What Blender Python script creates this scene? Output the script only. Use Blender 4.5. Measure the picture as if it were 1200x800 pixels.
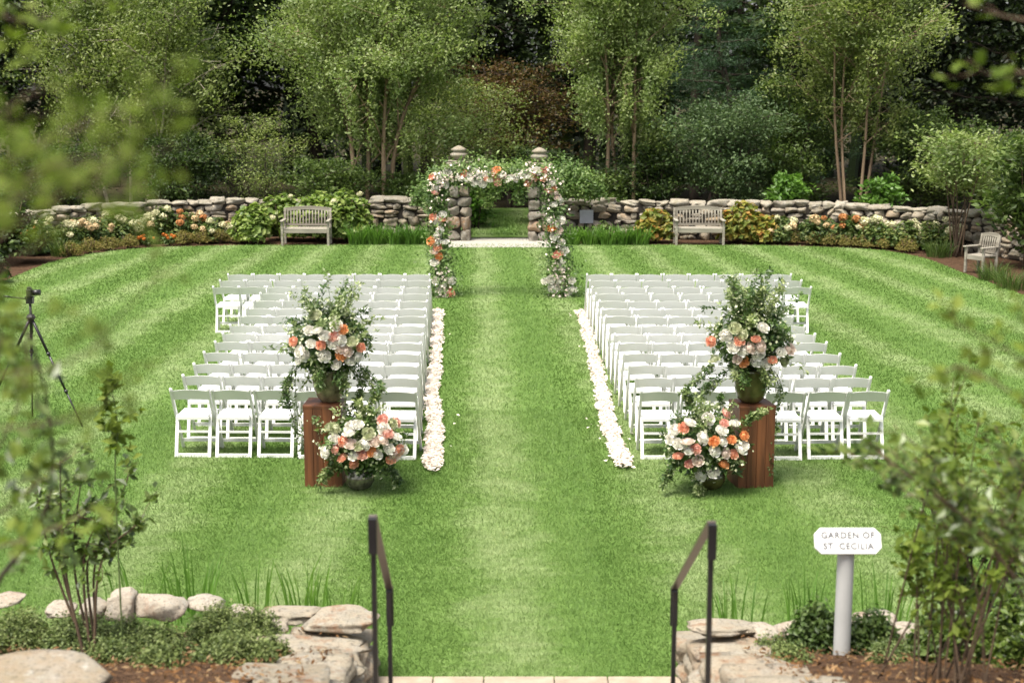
import bpy, math, random
import numpy as np
from mathutils import Vector, Matrix, noise as mnoise

for o in list(bpy.data.objects): bpy.data.objects.remove(o)
scene = bpy.context.scene
COL = scene.collection
PI = math.pi
R = math.radians

# ------------------------------------------------------------------ camera
CAM_H, PITCH, FPX = 4.2, R(10.37), 1667.0
cd = bpy.data.cameras.new('camera'); cam = bpy.data.objects.new('view_camera', cd); COL.objects.link(cam)
cam.location = (0, 0, CAM_H); cam.rotation_euler = (PI/2 - PITCH, 0, 0)
cd.sensor_width = 36; cd.lens = FPX/1200*36; cd.clip_end = 2000; cd.clip_start = .05
cd.dof.use_dof = True; cd.dof.focus_distance = 19.5; cd.dof.aperture_fstop = 2.2
scene.camera = cam
# ------------------------------------------------------------------ light
SUN_EL, SUN_AZ = R(67), R(-140)        # azimuth measured from +Y (into the picture) towards +X
w = bpy.data.worlds.new('World'); scene.world = w; w.use_nodes = True
nt = w.node_tree; bg = nt.nodes['Background']
sky = nt.nodes.new('ShaderNodeTexSky'); sky.sky_type = 'NISHITA'; sky.sun_disc = False
sky.sun_elevation = SUN_EL; sky.sun_rotation = SUN_AZ; sky.air_density = 1.0; sky.dust_density = 4.0; sky.ozone_density = 1.0
hs = nt.nodes.new('ShaderNodeHueSaturation'); hs.inputs['Saturation'].default_value = .35
nt.links.new(sky.outputs[0], hs.inputs['Color']); nt.links.new(hs.outputs[0], bg.inputs['Color'])
bg.inputs['Strength'].default_value = .118
sd = bpy.data.lights.new('sun', 'SUN'); sd.energy = 2.95; sd.angle = R(28); sd.color = (1, .94, .82)
sun = bpy.data.objects.new('sun', sd); COL.objects.link(sun)
sv = Vector((math.sin(SUN_AZ)*math.cos(SUN_EL), math.cos(SUN_AZ)*math.cos(SUN_EL), math.sin(SUN_EL)))
sun.rotation_euler = sv.to_track_quat('Z', 'Y').to_euler()
sun.location = sv*60
vs = scene.view_settings; vs.view_transform = 'Standard'; vs.look = 'None'; vs.gamma = 1; vs.use_curve_mapping = False
vs.exposure = 1.3
scene.render.engine = 'CYCLES'
cy = scene.cycles; cy.use_denoising = True; cy.max_bounces = 6; cy.diffuse_bounces = 3; cy.glossy_bounces = 2
cy.transmission_bounces = 3; cy.transparent_max_bounces = 4; cy.sample_clamp_indirect = 8
try: cy.denoiser = 'OPENIMAGEDENOISE'; cy.denoising_input_passes = 'RGB_ALBEDO_NORMAL'
except Exception: pass

# ------------------------------------------------------------------ from a spot in the photograph to a place in the garden
def ray(px, py):
    u = (px-600)/FPX; v = (400-py)/FPX
    return u, math.cos(PITCH)+v*math.sin(PITCH), -math.sin(PITCH)+v*math.cos(PITCH)
def P(px, py, z=0.):
    d = ray(px, py); t = (z-CAM_H)/d[2]; return np.array((d[0]*t, d[1]*t, z))
def Q(px, py, Y):
    d = ray(px, py); t = Y/d[1]; return np.array((d[0]*t, Y, CAM_H+d[2]*t))

# ------------------------------------------------------------------ materials
def nodes(name):
    m = bpy.data.materials.new(name); m.use_nodes = True
    n = m.node_tree; b = n.nodes['Principled BSDF']; return m, n, b
def N(n, t, **k):
    a = n.nodes.new(t)
    for q, v in k.items():
        if q in a.inputs.keys(): a.inputs[q].default_value = v
        else: setattr(a, q, v)
    return a
def ramp(n, stops):
    r = n.nodes.new('ShaderNodeValToRGB'); e = r.color_ramp.elements
    while len(e) < len(stops): e.new(.5)
    for i, (p, c) in enumerate(stops): e[i].position = p; e[i].color = (*c, 1)
    return r
def plain(name, c, rough=.5, spec=.4, vary=.12, scale=6, bump=0., metal=0.):
    m, n, b = nodes(name)
    tc = N(n, 'ShaderNodeTexCoord'); t = N(n, 'ShaderNodeTexNoise', Scale=scale, Detail=6.)
    n.links.new(tc.outputs['Object'], t.inputs['Vector'])
    r = ramp(n, [(.3, [x*(1-vary) for x in c]), (.7, [min(1, x*(1+vary)) for x in c])])
    n.links.new(t.outputs['Fac'], r.inputs[0]); n.links.new(r.outputs[0], b.inputs['Base Color'])
    b.inputs['Roughness'].default_value = rough; b.inputs['Specular IOR Level'].default_value = spec; b.inputs['Metallic'].default_value = metal
    if bump:
        t2 = N(n, 'ShaderNodeTexNoise', Scale=scale*6, Detail=8.); n.links.new(tc.outputs['Object'], t2.inputs['Vector'])
        bp = N(n, 'ShaderNodeBump', Strength=bump, Distance=.01); n.links.new(t2.outputs['Fac'], bp.inputs['Height']); n.links.new(bp.outputs[0], b.inputs['Normal'])
    return m
def leafmat(name, cols, trans=.35, rough=.5, spec=.3, patch=None):
    """cols: colours from darkest to lightest leaf, picked at random leaf by leaf"""
    m, n, b = nodes(name)
    g = N(n, 'ShaderNodeNewGeometry')
    r = ramp(n, [(i/max(1, len(cols)-1), c) for i, c in enumerate(cols)])
    n.links.new(g.outputs['Random Per Island'], r.inputs[0])
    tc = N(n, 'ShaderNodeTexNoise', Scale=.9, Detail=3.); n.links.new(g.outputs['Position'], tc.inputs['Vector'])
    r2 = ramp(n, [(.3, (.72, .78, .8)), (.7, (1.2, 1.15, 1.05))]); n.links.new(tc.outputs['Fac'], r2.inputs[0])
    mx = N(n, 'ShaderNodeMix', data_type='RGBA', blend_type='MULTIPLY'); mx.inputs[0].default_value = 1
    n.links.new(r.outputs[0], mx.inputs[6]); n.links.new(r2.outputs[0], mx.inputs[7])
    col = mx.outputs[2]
    n.links.new(col, b.inputs['Base Color']); b.inputs['Roughness'].default_value = rough; b.inputs['Specular IOR Level'].default_value = spec
    if trans:
        tr = N(n, 'ShaderNodeBsdfTranslucent')
        hv = N(n, 'ShaderNodeMix', data_type='RGBA', blend_type='MULTIPLY'); hv.inputs[0].default_value = 1; hv.inputs[7].default_value = (1.15, 1.3, .75, 1)
        n.links.new(col, hv.inputs[6]); n.links.new(hv.outputs[2], tr.inputs['Color'])
        ms = N(n, 'ShaderNodeMixShader'); ms.inputs[0].default_value = trans
        n.links.new(b.outputs[0], ms.inputs[1]); n.links.new(tr.outputs[0], ms.inputs[2])
        n.links.new(ms.outputs[0], n.nodes['Material Output'].inputs[0])
    return m
def petalmat(name, c1, c2, trans=.25):
    m, n, b = nodes(name); g = N(n, 'ShaderNodeNewGeometry'); r = ramp(n, [(0, c1), (1, c2)])
    n.links.new(g.outputs['Random Per Island'], r.inputs[0]); n.links.new(r.outputs[0], b.inputs['Base Color'])
    b.inputs['Roughness'].default_value = .6; b.inputs['Specular IOR Level'].default_value = .2
    tr = N(n, 'ShaderNodeBsdfTranslucent'); n.links.new(r.outputs[0], tr.inputs[0]); ms = N(n, 'ShaderNodeMixShader'); ms.inputs[0].default_value = trans
    n.links.new(b.outputs[0], ms.inputs[1]); n.links.new(tr.outputs[0], ms.inputs[2]); n.links.new(ms.outputs[0], n.nodes['Material Output'].inputs[0])
    return m
def stonemat(name, cols, moss=.25, bump=.6, rust=0.):
    m, n, b = nodes(name)
    g = N(n, 'ShaderNodeNewGeometry'); r = ramp(n, [(i/max(1, len(cols)-1), c) for i, c in enumerate(cols)]); r.color_ramp.interpolation = 'LINEAR'
    n.links.new(g.outputs['Random Per Island'], r.inputs[0])
    def mixin(col, fac_scale, lo, hi, c, detail=8., amt=1.):
        t = N(n, 'ShaderNodeTexNoise', Scale=fac_scale, Detail=detail, Roughness=.65); n.links.new(g.outputs['Position'], t.inputs['Vector'])
        q = ramp(n, [(lo, (0, 0, 0)), (hi, (amt, amt, amt))]); n.links.new(t.outputs['Fac'], q.inputs[0])
        mx = N(n, 'ShaderNodeMix', data_type='RGBA'); n.links.new(q.outputs[0], mx.inputs[0]); n.links.new(col, mx.inputs[6]); mx.inputs[7].default_value = (*c, 1)
        return mx.outputs[2]
    c = mixin(r.outputs[0], 7., .42, .7, (.30, .29, .26), amt=.6)
    c = mixin(c, 23., .55, .66, (.06, .058, .05), amt=.6)
    c = mixin(c, 15., .58, .66, (.38, .37, .33), amt=.6)
    c = mixin(c, 55., .56, .64, (.045, .042, .036), amt=.5)
    if moss: c = mixin(c, 4., .5, .75, (.09, .1, .04), amt=moss*2)
    if rust: c = mixin(c, 5.3, .55, .68, (.26, .1, .03), amt=rust)
    n.links.new(c, b.inputs['Base Color']); b.inputs['Roughness'].default_value = .9; b.inputs['Specular IOR Level'].default_value = .2
    t = N(n, 'ShaderNodeTexNoise', Scale=14., Detail=12., Roughness=.75); n.links.new(g.outputs['Position'], t.inputs['Vector'])
    bp = N(n, 'ShaderNodeBump', Strength=bump, Distance=.05); n.links.new(t.outputs['Fac'], bp.inputs['Height']); n.links.new(bp.outputs[0], b.inputs['Normal'])
    return m
def woodmat(name, c1, c2, rough=.5, scale=14., axis='Z', plank=None):
    m, n, b = nodes(name); tc = N(n, 'ShaderNodeTexCoord'); mp = N(n, 'ShaderNodeMapping')
    mp.inputs['Scale'].default_value = {'Z': (1, 1, .06), 'X': (.06, 1, 1), 'Y': (1, .06, 1)}[axis]
    n.links.new(tc.outputs['Object'], mp.inputs[0])
    t = N(n, 'ShaderNodeTexNoise', Scale=scale, Detail=8., Roughness=.7, Distortion=.6); n.links.new(mp.outputs[0], t.inputs['Vector'])
    r = ramp(n, [(.25, c1), (.5, [(a+q)/2 for a, q in zip(c1, c2)]), (.75, c2)]); n.links.new(t.outputs['Fac'], r.inputs[0])
    t3 = N(n, 'ShaderNodeTexNoise', Scale=5., Detail=4.); n.links.new(mp.outputs[0], t3.inputs['Vector'])
    r3 = ramp(n, [(.35, (.45, .42, .4)), (.6, (1.15, 1.15, 1.15))]); n.links.new(t3.outputs['Fac'], r3.inputs[0])
    mx = N(n, 'ShaderNodeMix', data_type='RGBA', blend_type='MULTIPLY'); mx.inputs[0].default_value = .8; n.links.new(r.outputs[0], mx.inputs[6]); n.links.new(r3.outputs[0], mx.inputs[7])
    n.links.new(mx.outputs[2], b.inputs['Base Color']); b.inputs['Roughness'].default_value = rough
    bp = N(n, 'ShaderNodeBump', Strength=.25, Distance=.004); n.links.new(t.outputs['Fac'], bp.inputs['Height']); n.links.new(bp.outputs[0], b.inputs['Normal'])
    return m

AX_A = R(1.45)                              # the aisle turns this far to the left going away from the camera
def lawn_nodes(n, bright=1.):
    """colour of the mown turf, in stripes along the aisle, from the place on the ground"""
    g = N(n, 'ShaderNodeNewGeometry'); mp = N(n, 'ShaderNodeMapping'); mp.vector_type = 'POINT'
    mp.inputs['Rotation'].default_value = (0, 0, -AX_A)
    n.links.new(g.outputs['Position'], mp.inputs[0])
    ns = N(n, 'ShaderNodeTexNoise', Scale=.35, Detail=2.); n.links.new(g.outputs['Position'], ns.inputs['Vector'])
    sx = N(n, 'ShaderNodeSeparateXYZ'); n.links.new(mp.outputs[0], sx.inputs[0])
    dn = N(n, 'ShaderNodeMath', operation='SUBTRACT'); dn.inputs[0].default_value = 124.; n.links.new(sx.outputs[1], dn.inputs[1])
    fx = N(n, 'ShaderNodeMath', operation='DIVIDE'); n.links.new(sx.outputs[0], fx.inputs[0]); n.links.new(dn.outputs[0], fx.inputs[1])
    fs = N(n, 'ShaderNodeMath', operation='MULTIPLY'); n.links.new(fx.outputs[0], fs.inputs[0]); fs.inputs[1].default_value = 95.
    a = N(n, 'ShaderNodeMath', operation='MULTIPLY_ADD'); n.links.new(ns.outputs['Fac'], a.inputs[0]); a.inputs[1].default_value = .35; n.links.new(fs.outputs[0], a.inputs[2])
    s = N(n, 'ShaderNodeMath', operation='MULTIPLY'); n.links.new(a.outputs[0], s.inputs[0]); s.inputs[1].default_value = 2*PI/1.45
    sn = N(n, 'ShaderNodeMath', operation='SINE'); n.links.new(s.outputs[0], sn.inputs[0])
    n2 = N(n, 'ShaderNodeTexNoise', Scale=1.7, Detail=6., Roughness=.65); n.links.new(g.outputs['Position'], n2.inputs['Vector'])
    mp3 = N(n, 'ShaderNodeMapping'); mp3.inputs['Scale'].default_value = (1, 3.2, 1); n.links.new(g.outputs['Position'], mp3.inputs[0])
    n3 = N(n, 'ShaderNodeTexNoise', Scale=4., Detail=5., Roughness=.7); n.links.new(mp3.outputs[0], n3.inputs['Vector'])
    q = N(n, 'ShaderNodeMath', operation='MULTIPLY_ADD'); n.links.new(sn.outputs[0], q.inputs[0]); q.inputs[1].default_value = .125; w2 = N(n, 'ShaderNodeMath', operation='MULTIPLY_ADD'); n.links.new(n2.outputs['Fac'], w2.inputs[0]); w2.inputs[1].default_value = .5; w2.inputs[2].default_value = .35; n.links.new(w2.outputs[0], q.inputs[2])
    q2 = N(n, 'ShaderNodeMath', operation='MULTIPLY_ADD'); n.links.new(n3.outputs['Fac'], q2.inputs[0]); q2.inputs[1].default_value = .4; n.links.new(q.outputs[0], q2.inputs[2])
    r = ramp(n, [(.55, [x*bright for x in (.098, .182, .036)]), (.8, [x*bright for x in (.138, .228, .055)]), (1.02, [x*bright for x in (.25, .325, .135)])])
    n.links.new(q2.outputs[0], r.inputs[0]); return r.outputs[0], g
def grassmat(name):
    m, n, b = nodes(name); c, g = lawn_nodes(n)
    r = ramp(n, [(0, (.76, .8, .7)), (.55, (1, 1, 1)), (.93, (1.15, 1.12, 1.12)), (1, (1.5, 1.3, 1.3))]); n.links.new(g.outputs['Random Per Island'], r.inputs[0])
    mx = N(n, 'ShaderNodeMix', data_type='RGBA', blend_type='MULTIPLY'); mx.inputs[0].default_value = 1; n.links.new(c, mx.inputs[6]); n.links.new(r.outputs[0], mx.inputs[7])
    n.links.new(mx.outputs[2], b.inputs['Base Color']); b.inputs['Roughness'].default_value = .55; b.inputs['Specular IOR Level'].default_value = .25
    tr = N(n, 'ShaderNodeBsdfTranslucent'); n.links.new(mx.outputs[2], tr.inputs[0]); ms = N(n, 'ShaderNodeMixShader'); ms.inputs[0].default_value = .4
    n.links.new(b.outputs[0], ms.inputs[1]); n.links.new(tr.outputs[0], ms.inputs[2]); n.links.new(ms.outputs[0], n.nodes['Material Output'].inputs[0])
    return m
def turfmat(name):
    m, n, b = nodes(name); c, g = lawn_nodes(n, .8); n.links.new(c, b.inputs['Base Color']); b.inputs['Roughness'].default_value = .9; b.inputs['Specular IOR Level'].default_value = .118
    t = N(n, 'ShaderNodeTexNoise', Scale=60., Detail=6.); n.links.new(g.outputs['Position'], t.inputs['Vector']); bp = N(n, 'ShaderNodeBump', Strength=.8, Distance=.03); n.links.new(t.outputs['Fac'], bp.inputs['Height']); n.links.new(bp.outputs[0], b.inputs['Normal'])
    return m
def soilmat(name, cs):
    m, n, b = nodes(name); g = N(n, 'ShaderNodeNewGeometry'); t = N(n, 'ShaderNodeTexNoise', Scale=9., Detail=10., Roughness=.75); n.links.new(g.outputs['Position'], t.inputs['Vector'])
    r = ramp(n, [(.3, cs[0]), (.5, cs[1]), (.7, cs[2])]); n.links.new(t.outputs['Fac'], r.inputs[0]); n.links.new(r.outputs[0], b.inputs['Base Color']); b.inputs['Roughness'].default_value = .95; b.inputs['Specular IOR Level'].default_value = .118
    v = N(n, 'ShaderNodeTexVoronoi', Scale=45.); n.links.new(g.outputs['Position'], v.inputs['Vector']); bp = N(n, 'ShaderNodeBump', Strength=.9, Distance=.03); n.links.new(v.outputs['Distance'], bp.inputs['Height']); n.links.new(bp.outputs[0], b.inputs['Normal'])
    return m

M = {}
M['chair'] = plain('white_resin', (.70, .695, .67), .38, .4, .02, 3)
M['chair_pad'] = plain('white_vinyl', (.88, .88, .88), .5, .3, .02, 5)
M['grass'] = grassmat('mown_grass'); M['turf'] = turfmat('turf')
M['soil'] = soilmat('bed_mulch', [(.03, .017, .01), (.075, .042, .024), (.14, .085, .05)])
M['forest'] = soilmat('forest_floor', [(.018, .014, .008), (.04, .032, .016), (.05, .06, .02)])
M['gravel'] = soilmat('gravel', [(.3, .28, .24), (.42, .4, .35), (.55, .52, .46)])
M['paver'] = plain('tan_paver', (.3, .245, .185), .85, .2, .18, 9, .4)
M['stone'] = stonemat('fieldstone', [(.16, .13, .095), (.28, .23, .165), (.21, .18, .135), (.36, .3, .22), (.28, .19, .115)], .25)
M['capstone'] = stonemat('wall_cap_stone', [(.22, .19, .145), (.34, .3, .235), (.27, .23, .17)], .25)
M['pillar'] = stonemat('pillar_stone', [(.13, .11, .085), (.23, .19, .145), (.17, .145, .115), (.27, .17, .1)], .2)
M['core'] = plain('wall_core', (.035, .03, .025), .95, .1, .2)
M['edging'] = stonemat('edging_stone', [(.32, .27, .2), (.46, .4, .32), (.4, .31, .24)], .06, .9, .4)
M['ledge'] = stonemat('ledge_stone', [(.31, .26, .19), (.44, .38, .29), (.38, .29, .2)], .1, 1.0, .7)
M['boulder'] = stonemat('boulder_stone', [(.23, .185, .125), (.25, .2, .145)], .1, .5, .1)
M['black'] = plain('black_iron', (.012, .011, .012), .35, .5, .2, 8)
M['bronze'] = plain('worn_rail', (.06, .045, .035), .32, .5, .2, 12)
M['wood'] = woodmat('reddish_barnwood', (.05, .017, .008), (.21, .075, .028), .5, 16, 'Z')
M['teak'] = woodmat('weathered_teak', (.19, .172, .138), (.36, .33, .27), .85, 20, 'X')
M['vase_grey'] = plain('mottled_grey_glaze', (.15, .13, .075), .22, .6, .7, 12)
M['vase_green'] = plain('olive_glass', (.07, .068, .02), .22, .6, .6, 9)
M['vase_merc'] = plain('mercury_glass', (.17, .16, .12), .22, .8, .6, 22, 0, .55)
M['sign'] = plain('white_sign_paint', (.66, .655, .64), .5, .4, .04, 4)
M['post'] = plain('grey_post_paint', (.4, .4, .39), .5, .4, .06, 4)
M['ink'] = plain('dark_lettering', (.12, .12, .125), .6, .2, .05)
M['slate'] = plain('grey_plaque', (.3, .31, .33), .6, .4, .08)
M['bark_tan'] = woodmat('birch_bark', (.14, .085, .045), (.42, .31, .2), .9, 18, 'Z')
M['bark_white'] = woodmat('pale_birch_bark', (.25, .2, .15), (.55, .48, .4), .9, 18, 'Z')
M['bark'] = woodmat('dark_bark', (.02, .015, .01), (.07, .05, .035), .95, 10, 'Z')
M['twig'] = woodmat('brown_twig', (.05, .03, .018), (.13, .085, .05), .9, 10, 'Z')
M['stem'] = plain('green_stem', (.07, .1, .03), .6, .3, .2)
L = {}
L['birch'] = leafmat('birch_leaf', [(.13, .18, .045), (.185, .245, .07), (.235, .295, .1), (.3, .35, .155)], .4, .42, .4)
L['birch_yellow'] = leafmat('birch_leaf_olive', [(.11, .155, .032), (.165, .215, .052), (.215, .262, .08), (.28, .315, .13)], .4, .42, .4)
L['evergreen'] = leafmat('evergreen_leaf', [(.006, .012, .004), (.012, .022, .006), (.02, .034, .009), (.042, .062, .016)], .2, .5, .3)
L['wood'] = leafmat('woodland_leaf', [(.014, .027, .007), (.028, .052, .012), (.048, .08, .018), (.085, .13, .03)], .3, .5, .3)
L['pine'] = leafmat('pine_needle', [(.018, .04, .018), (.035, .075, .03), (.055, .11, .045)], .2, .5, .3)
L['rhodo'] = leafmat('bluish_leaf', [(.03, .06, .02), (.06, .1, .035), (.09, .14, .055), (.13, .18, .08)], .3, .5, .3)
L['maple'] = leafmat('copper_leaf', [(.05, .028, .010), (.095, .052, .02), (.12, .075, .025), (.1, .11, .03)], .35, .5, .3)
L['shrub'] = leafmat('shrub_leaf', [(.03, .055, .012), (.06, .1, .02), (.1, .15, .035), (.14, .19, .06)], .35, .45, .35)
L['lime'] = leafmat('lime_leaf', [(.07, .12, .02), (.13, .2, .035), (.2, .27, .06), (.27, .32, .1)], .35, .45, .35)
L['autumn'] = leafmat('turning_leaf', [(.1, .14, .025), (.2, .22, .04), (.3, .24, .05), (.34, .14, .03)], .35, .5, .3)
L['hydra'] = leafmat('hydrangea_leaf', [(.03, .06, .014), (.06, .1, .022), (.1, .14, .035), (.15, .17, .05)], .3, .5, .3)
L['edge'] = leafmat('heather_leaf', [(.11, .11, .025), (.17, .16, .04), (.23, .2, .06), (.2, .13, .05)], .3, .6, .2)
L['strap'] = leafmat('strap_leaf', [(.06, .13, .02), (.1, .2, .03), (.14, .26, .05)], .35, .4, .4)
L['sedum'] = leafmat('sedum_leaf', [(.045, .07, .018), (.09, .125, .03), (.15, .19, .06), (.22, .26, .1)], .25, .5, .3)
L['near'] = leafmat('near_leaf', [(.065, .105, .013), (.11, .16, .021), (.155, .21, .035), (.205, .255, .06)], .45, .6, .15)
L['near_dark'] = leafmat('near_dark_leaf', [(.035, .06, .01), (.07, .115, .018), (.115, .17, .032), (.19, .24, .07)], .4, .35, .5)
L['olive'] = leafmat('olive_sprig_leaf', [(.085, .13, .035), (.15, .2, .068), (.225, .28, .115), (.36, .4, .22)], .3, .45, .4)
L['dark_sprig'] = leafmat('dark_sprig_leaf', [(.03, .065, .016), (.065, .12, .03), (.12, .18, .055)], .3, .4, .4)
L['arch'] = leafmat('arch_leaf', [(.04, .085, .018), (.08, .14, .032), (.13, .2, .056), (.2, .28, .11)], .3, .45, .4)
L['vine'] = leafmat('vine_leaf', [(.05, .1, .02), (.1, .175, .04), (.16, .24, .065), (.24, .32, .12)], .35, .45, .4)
PT = {'white': petalmat('ivory_petal', (.8, .77, .68), (.9, .88, .82)), 'coral': petalmat('coral_petal', (.86, .4, .26), (.9, .54, .4)),
      'pink': petalmat('pink_petal', (.8, .4, .32), (.86, .55, .46)), 'orange': petalmat('orange_petal', (.84, .36, .14), (.88, .48, .24)),
      'blush': petalmat('blush_petal', (.8, .66, .57), (.86, .74, .66)), 'green': petalmat('greenish_bloom', (.42, .46, .25), (.7, .7, .5)),
      'aisle': petalmat('pale_petal', (.7, .6, .51), (.8, .73, .65)), 'cream': petalmat('cream_floret', (.5, .5, .28), (.72, .66, .45)),
      'peach': petalmat('peach_floret', (.5, .36, .18), (.68, .52, .32)), 'rust': petalmat('rust_floret', (.36, .12, .04), (.5, .24, .09)), 'flame': petalmat('flame_floret', (.45, .12, .02), (.55, .2, .04))}

# ------------------------------------------------------------------ mesh helpers
class MB:
    def __init__(s): s.v = []; s.f = []; s.n = 0
    def add(s, V, F):
        V = np.asarray(V, float).reshape(-1, 3)
        for f in (F if isinstance(F, list) else [F]):
            f = np.asarray(f, int)
            if len(f): s.f.append(f+s.n)
        s.v.append(V); s.n += len(V); return s
    def box(s, c, d, rot=0., taper=1.):
        x, y, z = [q/2 for q in d]
        V = np.array([(-x, -y, -z), (x, -y, -z), (x, y, -z), (-x, y, -z), (-x*taper, -y*taper, z), (x*taper, -y*taper, z), (x*taper, y*taper, z), (-x*taper, y*taper, z)])
        if rot: V = V @ rotz(rot).T
        return s.add(V+np.asarray(c, float), np.array([(0, 3, 2, 1), (4, 5, 6, 7), (0, 1, 5, 4), (1, 2, 6, 5), (2, 3, 7, 6), (3, 0, 4, 7)]))
    def beam(s, a, b, wx, wy, up=(0, 0, 1)):
        a = np.asarray(a, float); b = np.asarray(b, float); d = b-a; d /= np.linalg.norm(d)
        sd = np.cross(d, up)
        if np.linalg.norm(sd) < 1e-4: sd = np.array((1., 0, 0))
        sd /= np.linalg.norm(sd); u = np.cross(sd, d)
        V = [p+sd*wx/2*i+u*wy/2*j for p in (a, b) for i, j in ((-1, -1), (1, -1), (1, 1), (-1, 1))]
        return s.add(V, np.array([(0, 1, 2, 3), (7, 6, 5, 4), (0, 4, 5, 1), (1, 5, 6, 2), (2, 6, 7, 3), (3, 7, 4, 0)]))
    def tube(s, pts, r, k=6):
        V, F = tube(pts, r, k); return s.add(V, F)
    def lathe(s, prof, c=(0, 0, 0), k=20):
        V = []; prof = [(max(r, 1e-4), z) for r, z in prof]
        for r, z in prof:
            for i in range(k): V.append((c[0]+r*math.cos(2*PI*i/k), c[1]+r*math.sin(2*PI*i/k), c[2]+z))
        F = [(j*k+i, j*k+(i+1) % k, (j+1)*k+(i+1) % k, (j+1)*k+i) for j in range(len(prof)-1) for i in range(k)]
        return s.add(V, np.array(F))
    def mesh(s, name, m, smooth=False):
        me = bpy.data.meshes.new(name)
        V = np.concatenate(s.v) if s.v else np.zeros((0, 3))
        me.vertices.add(len(V)); me.vertices.foreach_set('co', V.ravel())
        sizes = np.concatenate([np.full(len(f), f.shape[1]) for f in s.f]); idx = np.concatenate([f.ravel() for f in s.f])
        me.loops.add(len(idx)); me.loops.foreach_set('vertex_index', idx.astype(np.int32))
        me.polygons.add(len(sizes)); st = np.concatenate([[0], np.cumsum(sizes)[:-1]])
        me.polygons.foreach_set('loop_start', st.astype(np.int32)); me.polygons.foreach_set('loop_total', sizes.astype(np.int32))
        me.polygons.foreach_set('use_smooth', np.full(len(sizes), bool(smooth)))
        me.update(calc_edges=True); me.validate()
        if m: me.materials.append(m)
        return me
    def build(s, name, m, parent=None, smooth=False, loc=None, bevel=0.):
        o = link(name, s.mesh(name, m, smooth), parent)
        if loc is not None: o.location = loc
        if bevel:
            b = o.modifiers.new('bevel', 'BEVEL'); b.width = bevel; b.segments = 2; b.limit_method = 'ANGLE'
        return o
def rotz(a): c, s = math.cos(a), math.sin(a); return np.array([(c, -s, 0), (s, c, 0), (0, 0, 1)])
def link(name, me, parent=None):
    o = bpy.data.objects.new(name, me); COL.objects.link(o)
    if parent: o.parent = parent
    return o
def tag(o, label=None, cat=None, group=None, kind=None):
    if label: o['label'] = label
    if cat: o['category'] = cat
    if group: o['group'] = group
    if kind: o['kind'] = kind
    return o
def thing(name, label, cat, loc=(0, 0, 0), rz=0., group=None):
    o = bpy.data.objects.new(name, None); COL.objects.link(o); o.location = tuple(float(q) for q in loc); o.rotation_euler = (0, 0, rz); o.empty_display_size = .1
    return tag(o, label, cat, group)
def copy_tree(o, parent=None, kids=None):
    c = o.copy(); COL.objects.link(c)
    if parent: c.parent = parent
    for ch in (KIDS[o.name] if o.name in KIDS else list(o.children)): copy_tree(ch, c)
    return c
KIDS = {}
def nrm(a): return a/np.maximum(np.linalg.norm(a, axis=-1, keepdims=True), 1e-9)
def tube(pts, r, k=6):
    pts = np.asarray(pts, float); n = len(pts); r = np.broadcast_to(np.asarray(r, float), (n,))
    t = nrm(np.gradient(pts, axis=0)); ref = np.array((0, 0, 1.)) if abs(t[0, 2]) < .9 else np.array((1., 0, 0))
    a = nrm(np.cross(t, ref)); b = np.cross(t, a)
    ang = np.arange(k)*2*PI/k
    V = pts[:, None]+r[:, None, None]*(a[:, None]*np.cos(ang)[None, :, None]+b[:, None]*np.sin(ang)[None, :, None])
    i, j = np.meshgrid(np.arange(n-1), np.arange(k), indexing='ij'); j2 = (j+1) % k
    F = np.stack([i*k+j, i*k+j2, (i+1)*k+j2, (i+1)*k+j], -1).reshape(-1, 4)
    return V.reshape(-1, 3), [F, np.array([list(range(k))[::-1], list(range((n-1)*k, n*k))])]
def bez(pts, n=12):
    """smooth curve through control points (Catmull-Rom)"""
    p = np.asarray(pts, float); p = np.vstack([2*p[0]-p[1], p, 2*p[-1]-p[-2]]); m = len(p)-3
    out = []
    for q in np.linspace(0, m-1e-6, n):
        i = int(q); t = q-i; a, b, c, d = p[i:i+4]
        out.append(.5*(2*b+(c-a)*t+(2*a-5*b+4*c-d)*t*t+(3*b-a-3*c+d)*t**3))
    return np.array(out)
def leaves(C, nor, size, asp, rng, axis=None, fold=.25, vary=.35):
    """diamond leaves, one folded quad each, at centres C facing nor"""
    n = len(C); nor = nrm(nor)
    ax = rng.normal(size=(n, 3)) if axis is None else axis+rng.normal(size=(n, 3))*.3
    ax = nrm(ax-nor*np.sum(ax*nor, -1, keepdims=True)); sd = np.cross(nor, ax)
    s = (size*(1+vary*rng.uniform(-1, 1, n)))[:, None]; wd = s*asp
    V = np.stack([C-ax*s*.5, C-ax*s*.05+sd*wd*.5+nor*wd*fold*.5, C+ax*s*.5, C-ax*s*.05-sd*wd*.5+nor*wd*fold*.5], 1).reshape(-1, 3)
    return V, np.arange(4*n).reshape(n, 4)
_cs = None
def cubesphere(n=8):
    global _cs
    if _cs is None:
        g = np.linspace(-1, 1, n+1); V = []; F = []
        for ax in range(3):
            for sg in (-1, 1):
                b = len(V)
                for i in g:
                    for j in g:
                        p = [0, 0, 0]; p[ax] = sg; p[(ax+1) % 3] = i; p[(ax+2) % 3] = j; V.append(p)
                for i in range(n):
                    for j in range(n):
                        q = [b+i*(n+1)+j, b+(i+1)*(n+1)+j, b+(i+1)*(n+1)+j+1, b+i*(n+1)+j+1]; F.append(q if sg > 0 else q[::-1])
        V = np.array(V, float); u, inv = np.unique(np.round(V, 6), axis=0, return_inverse=True); _cs = (u, inv.reshape(-1)[np.array(F)])
    return _cs
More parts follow.
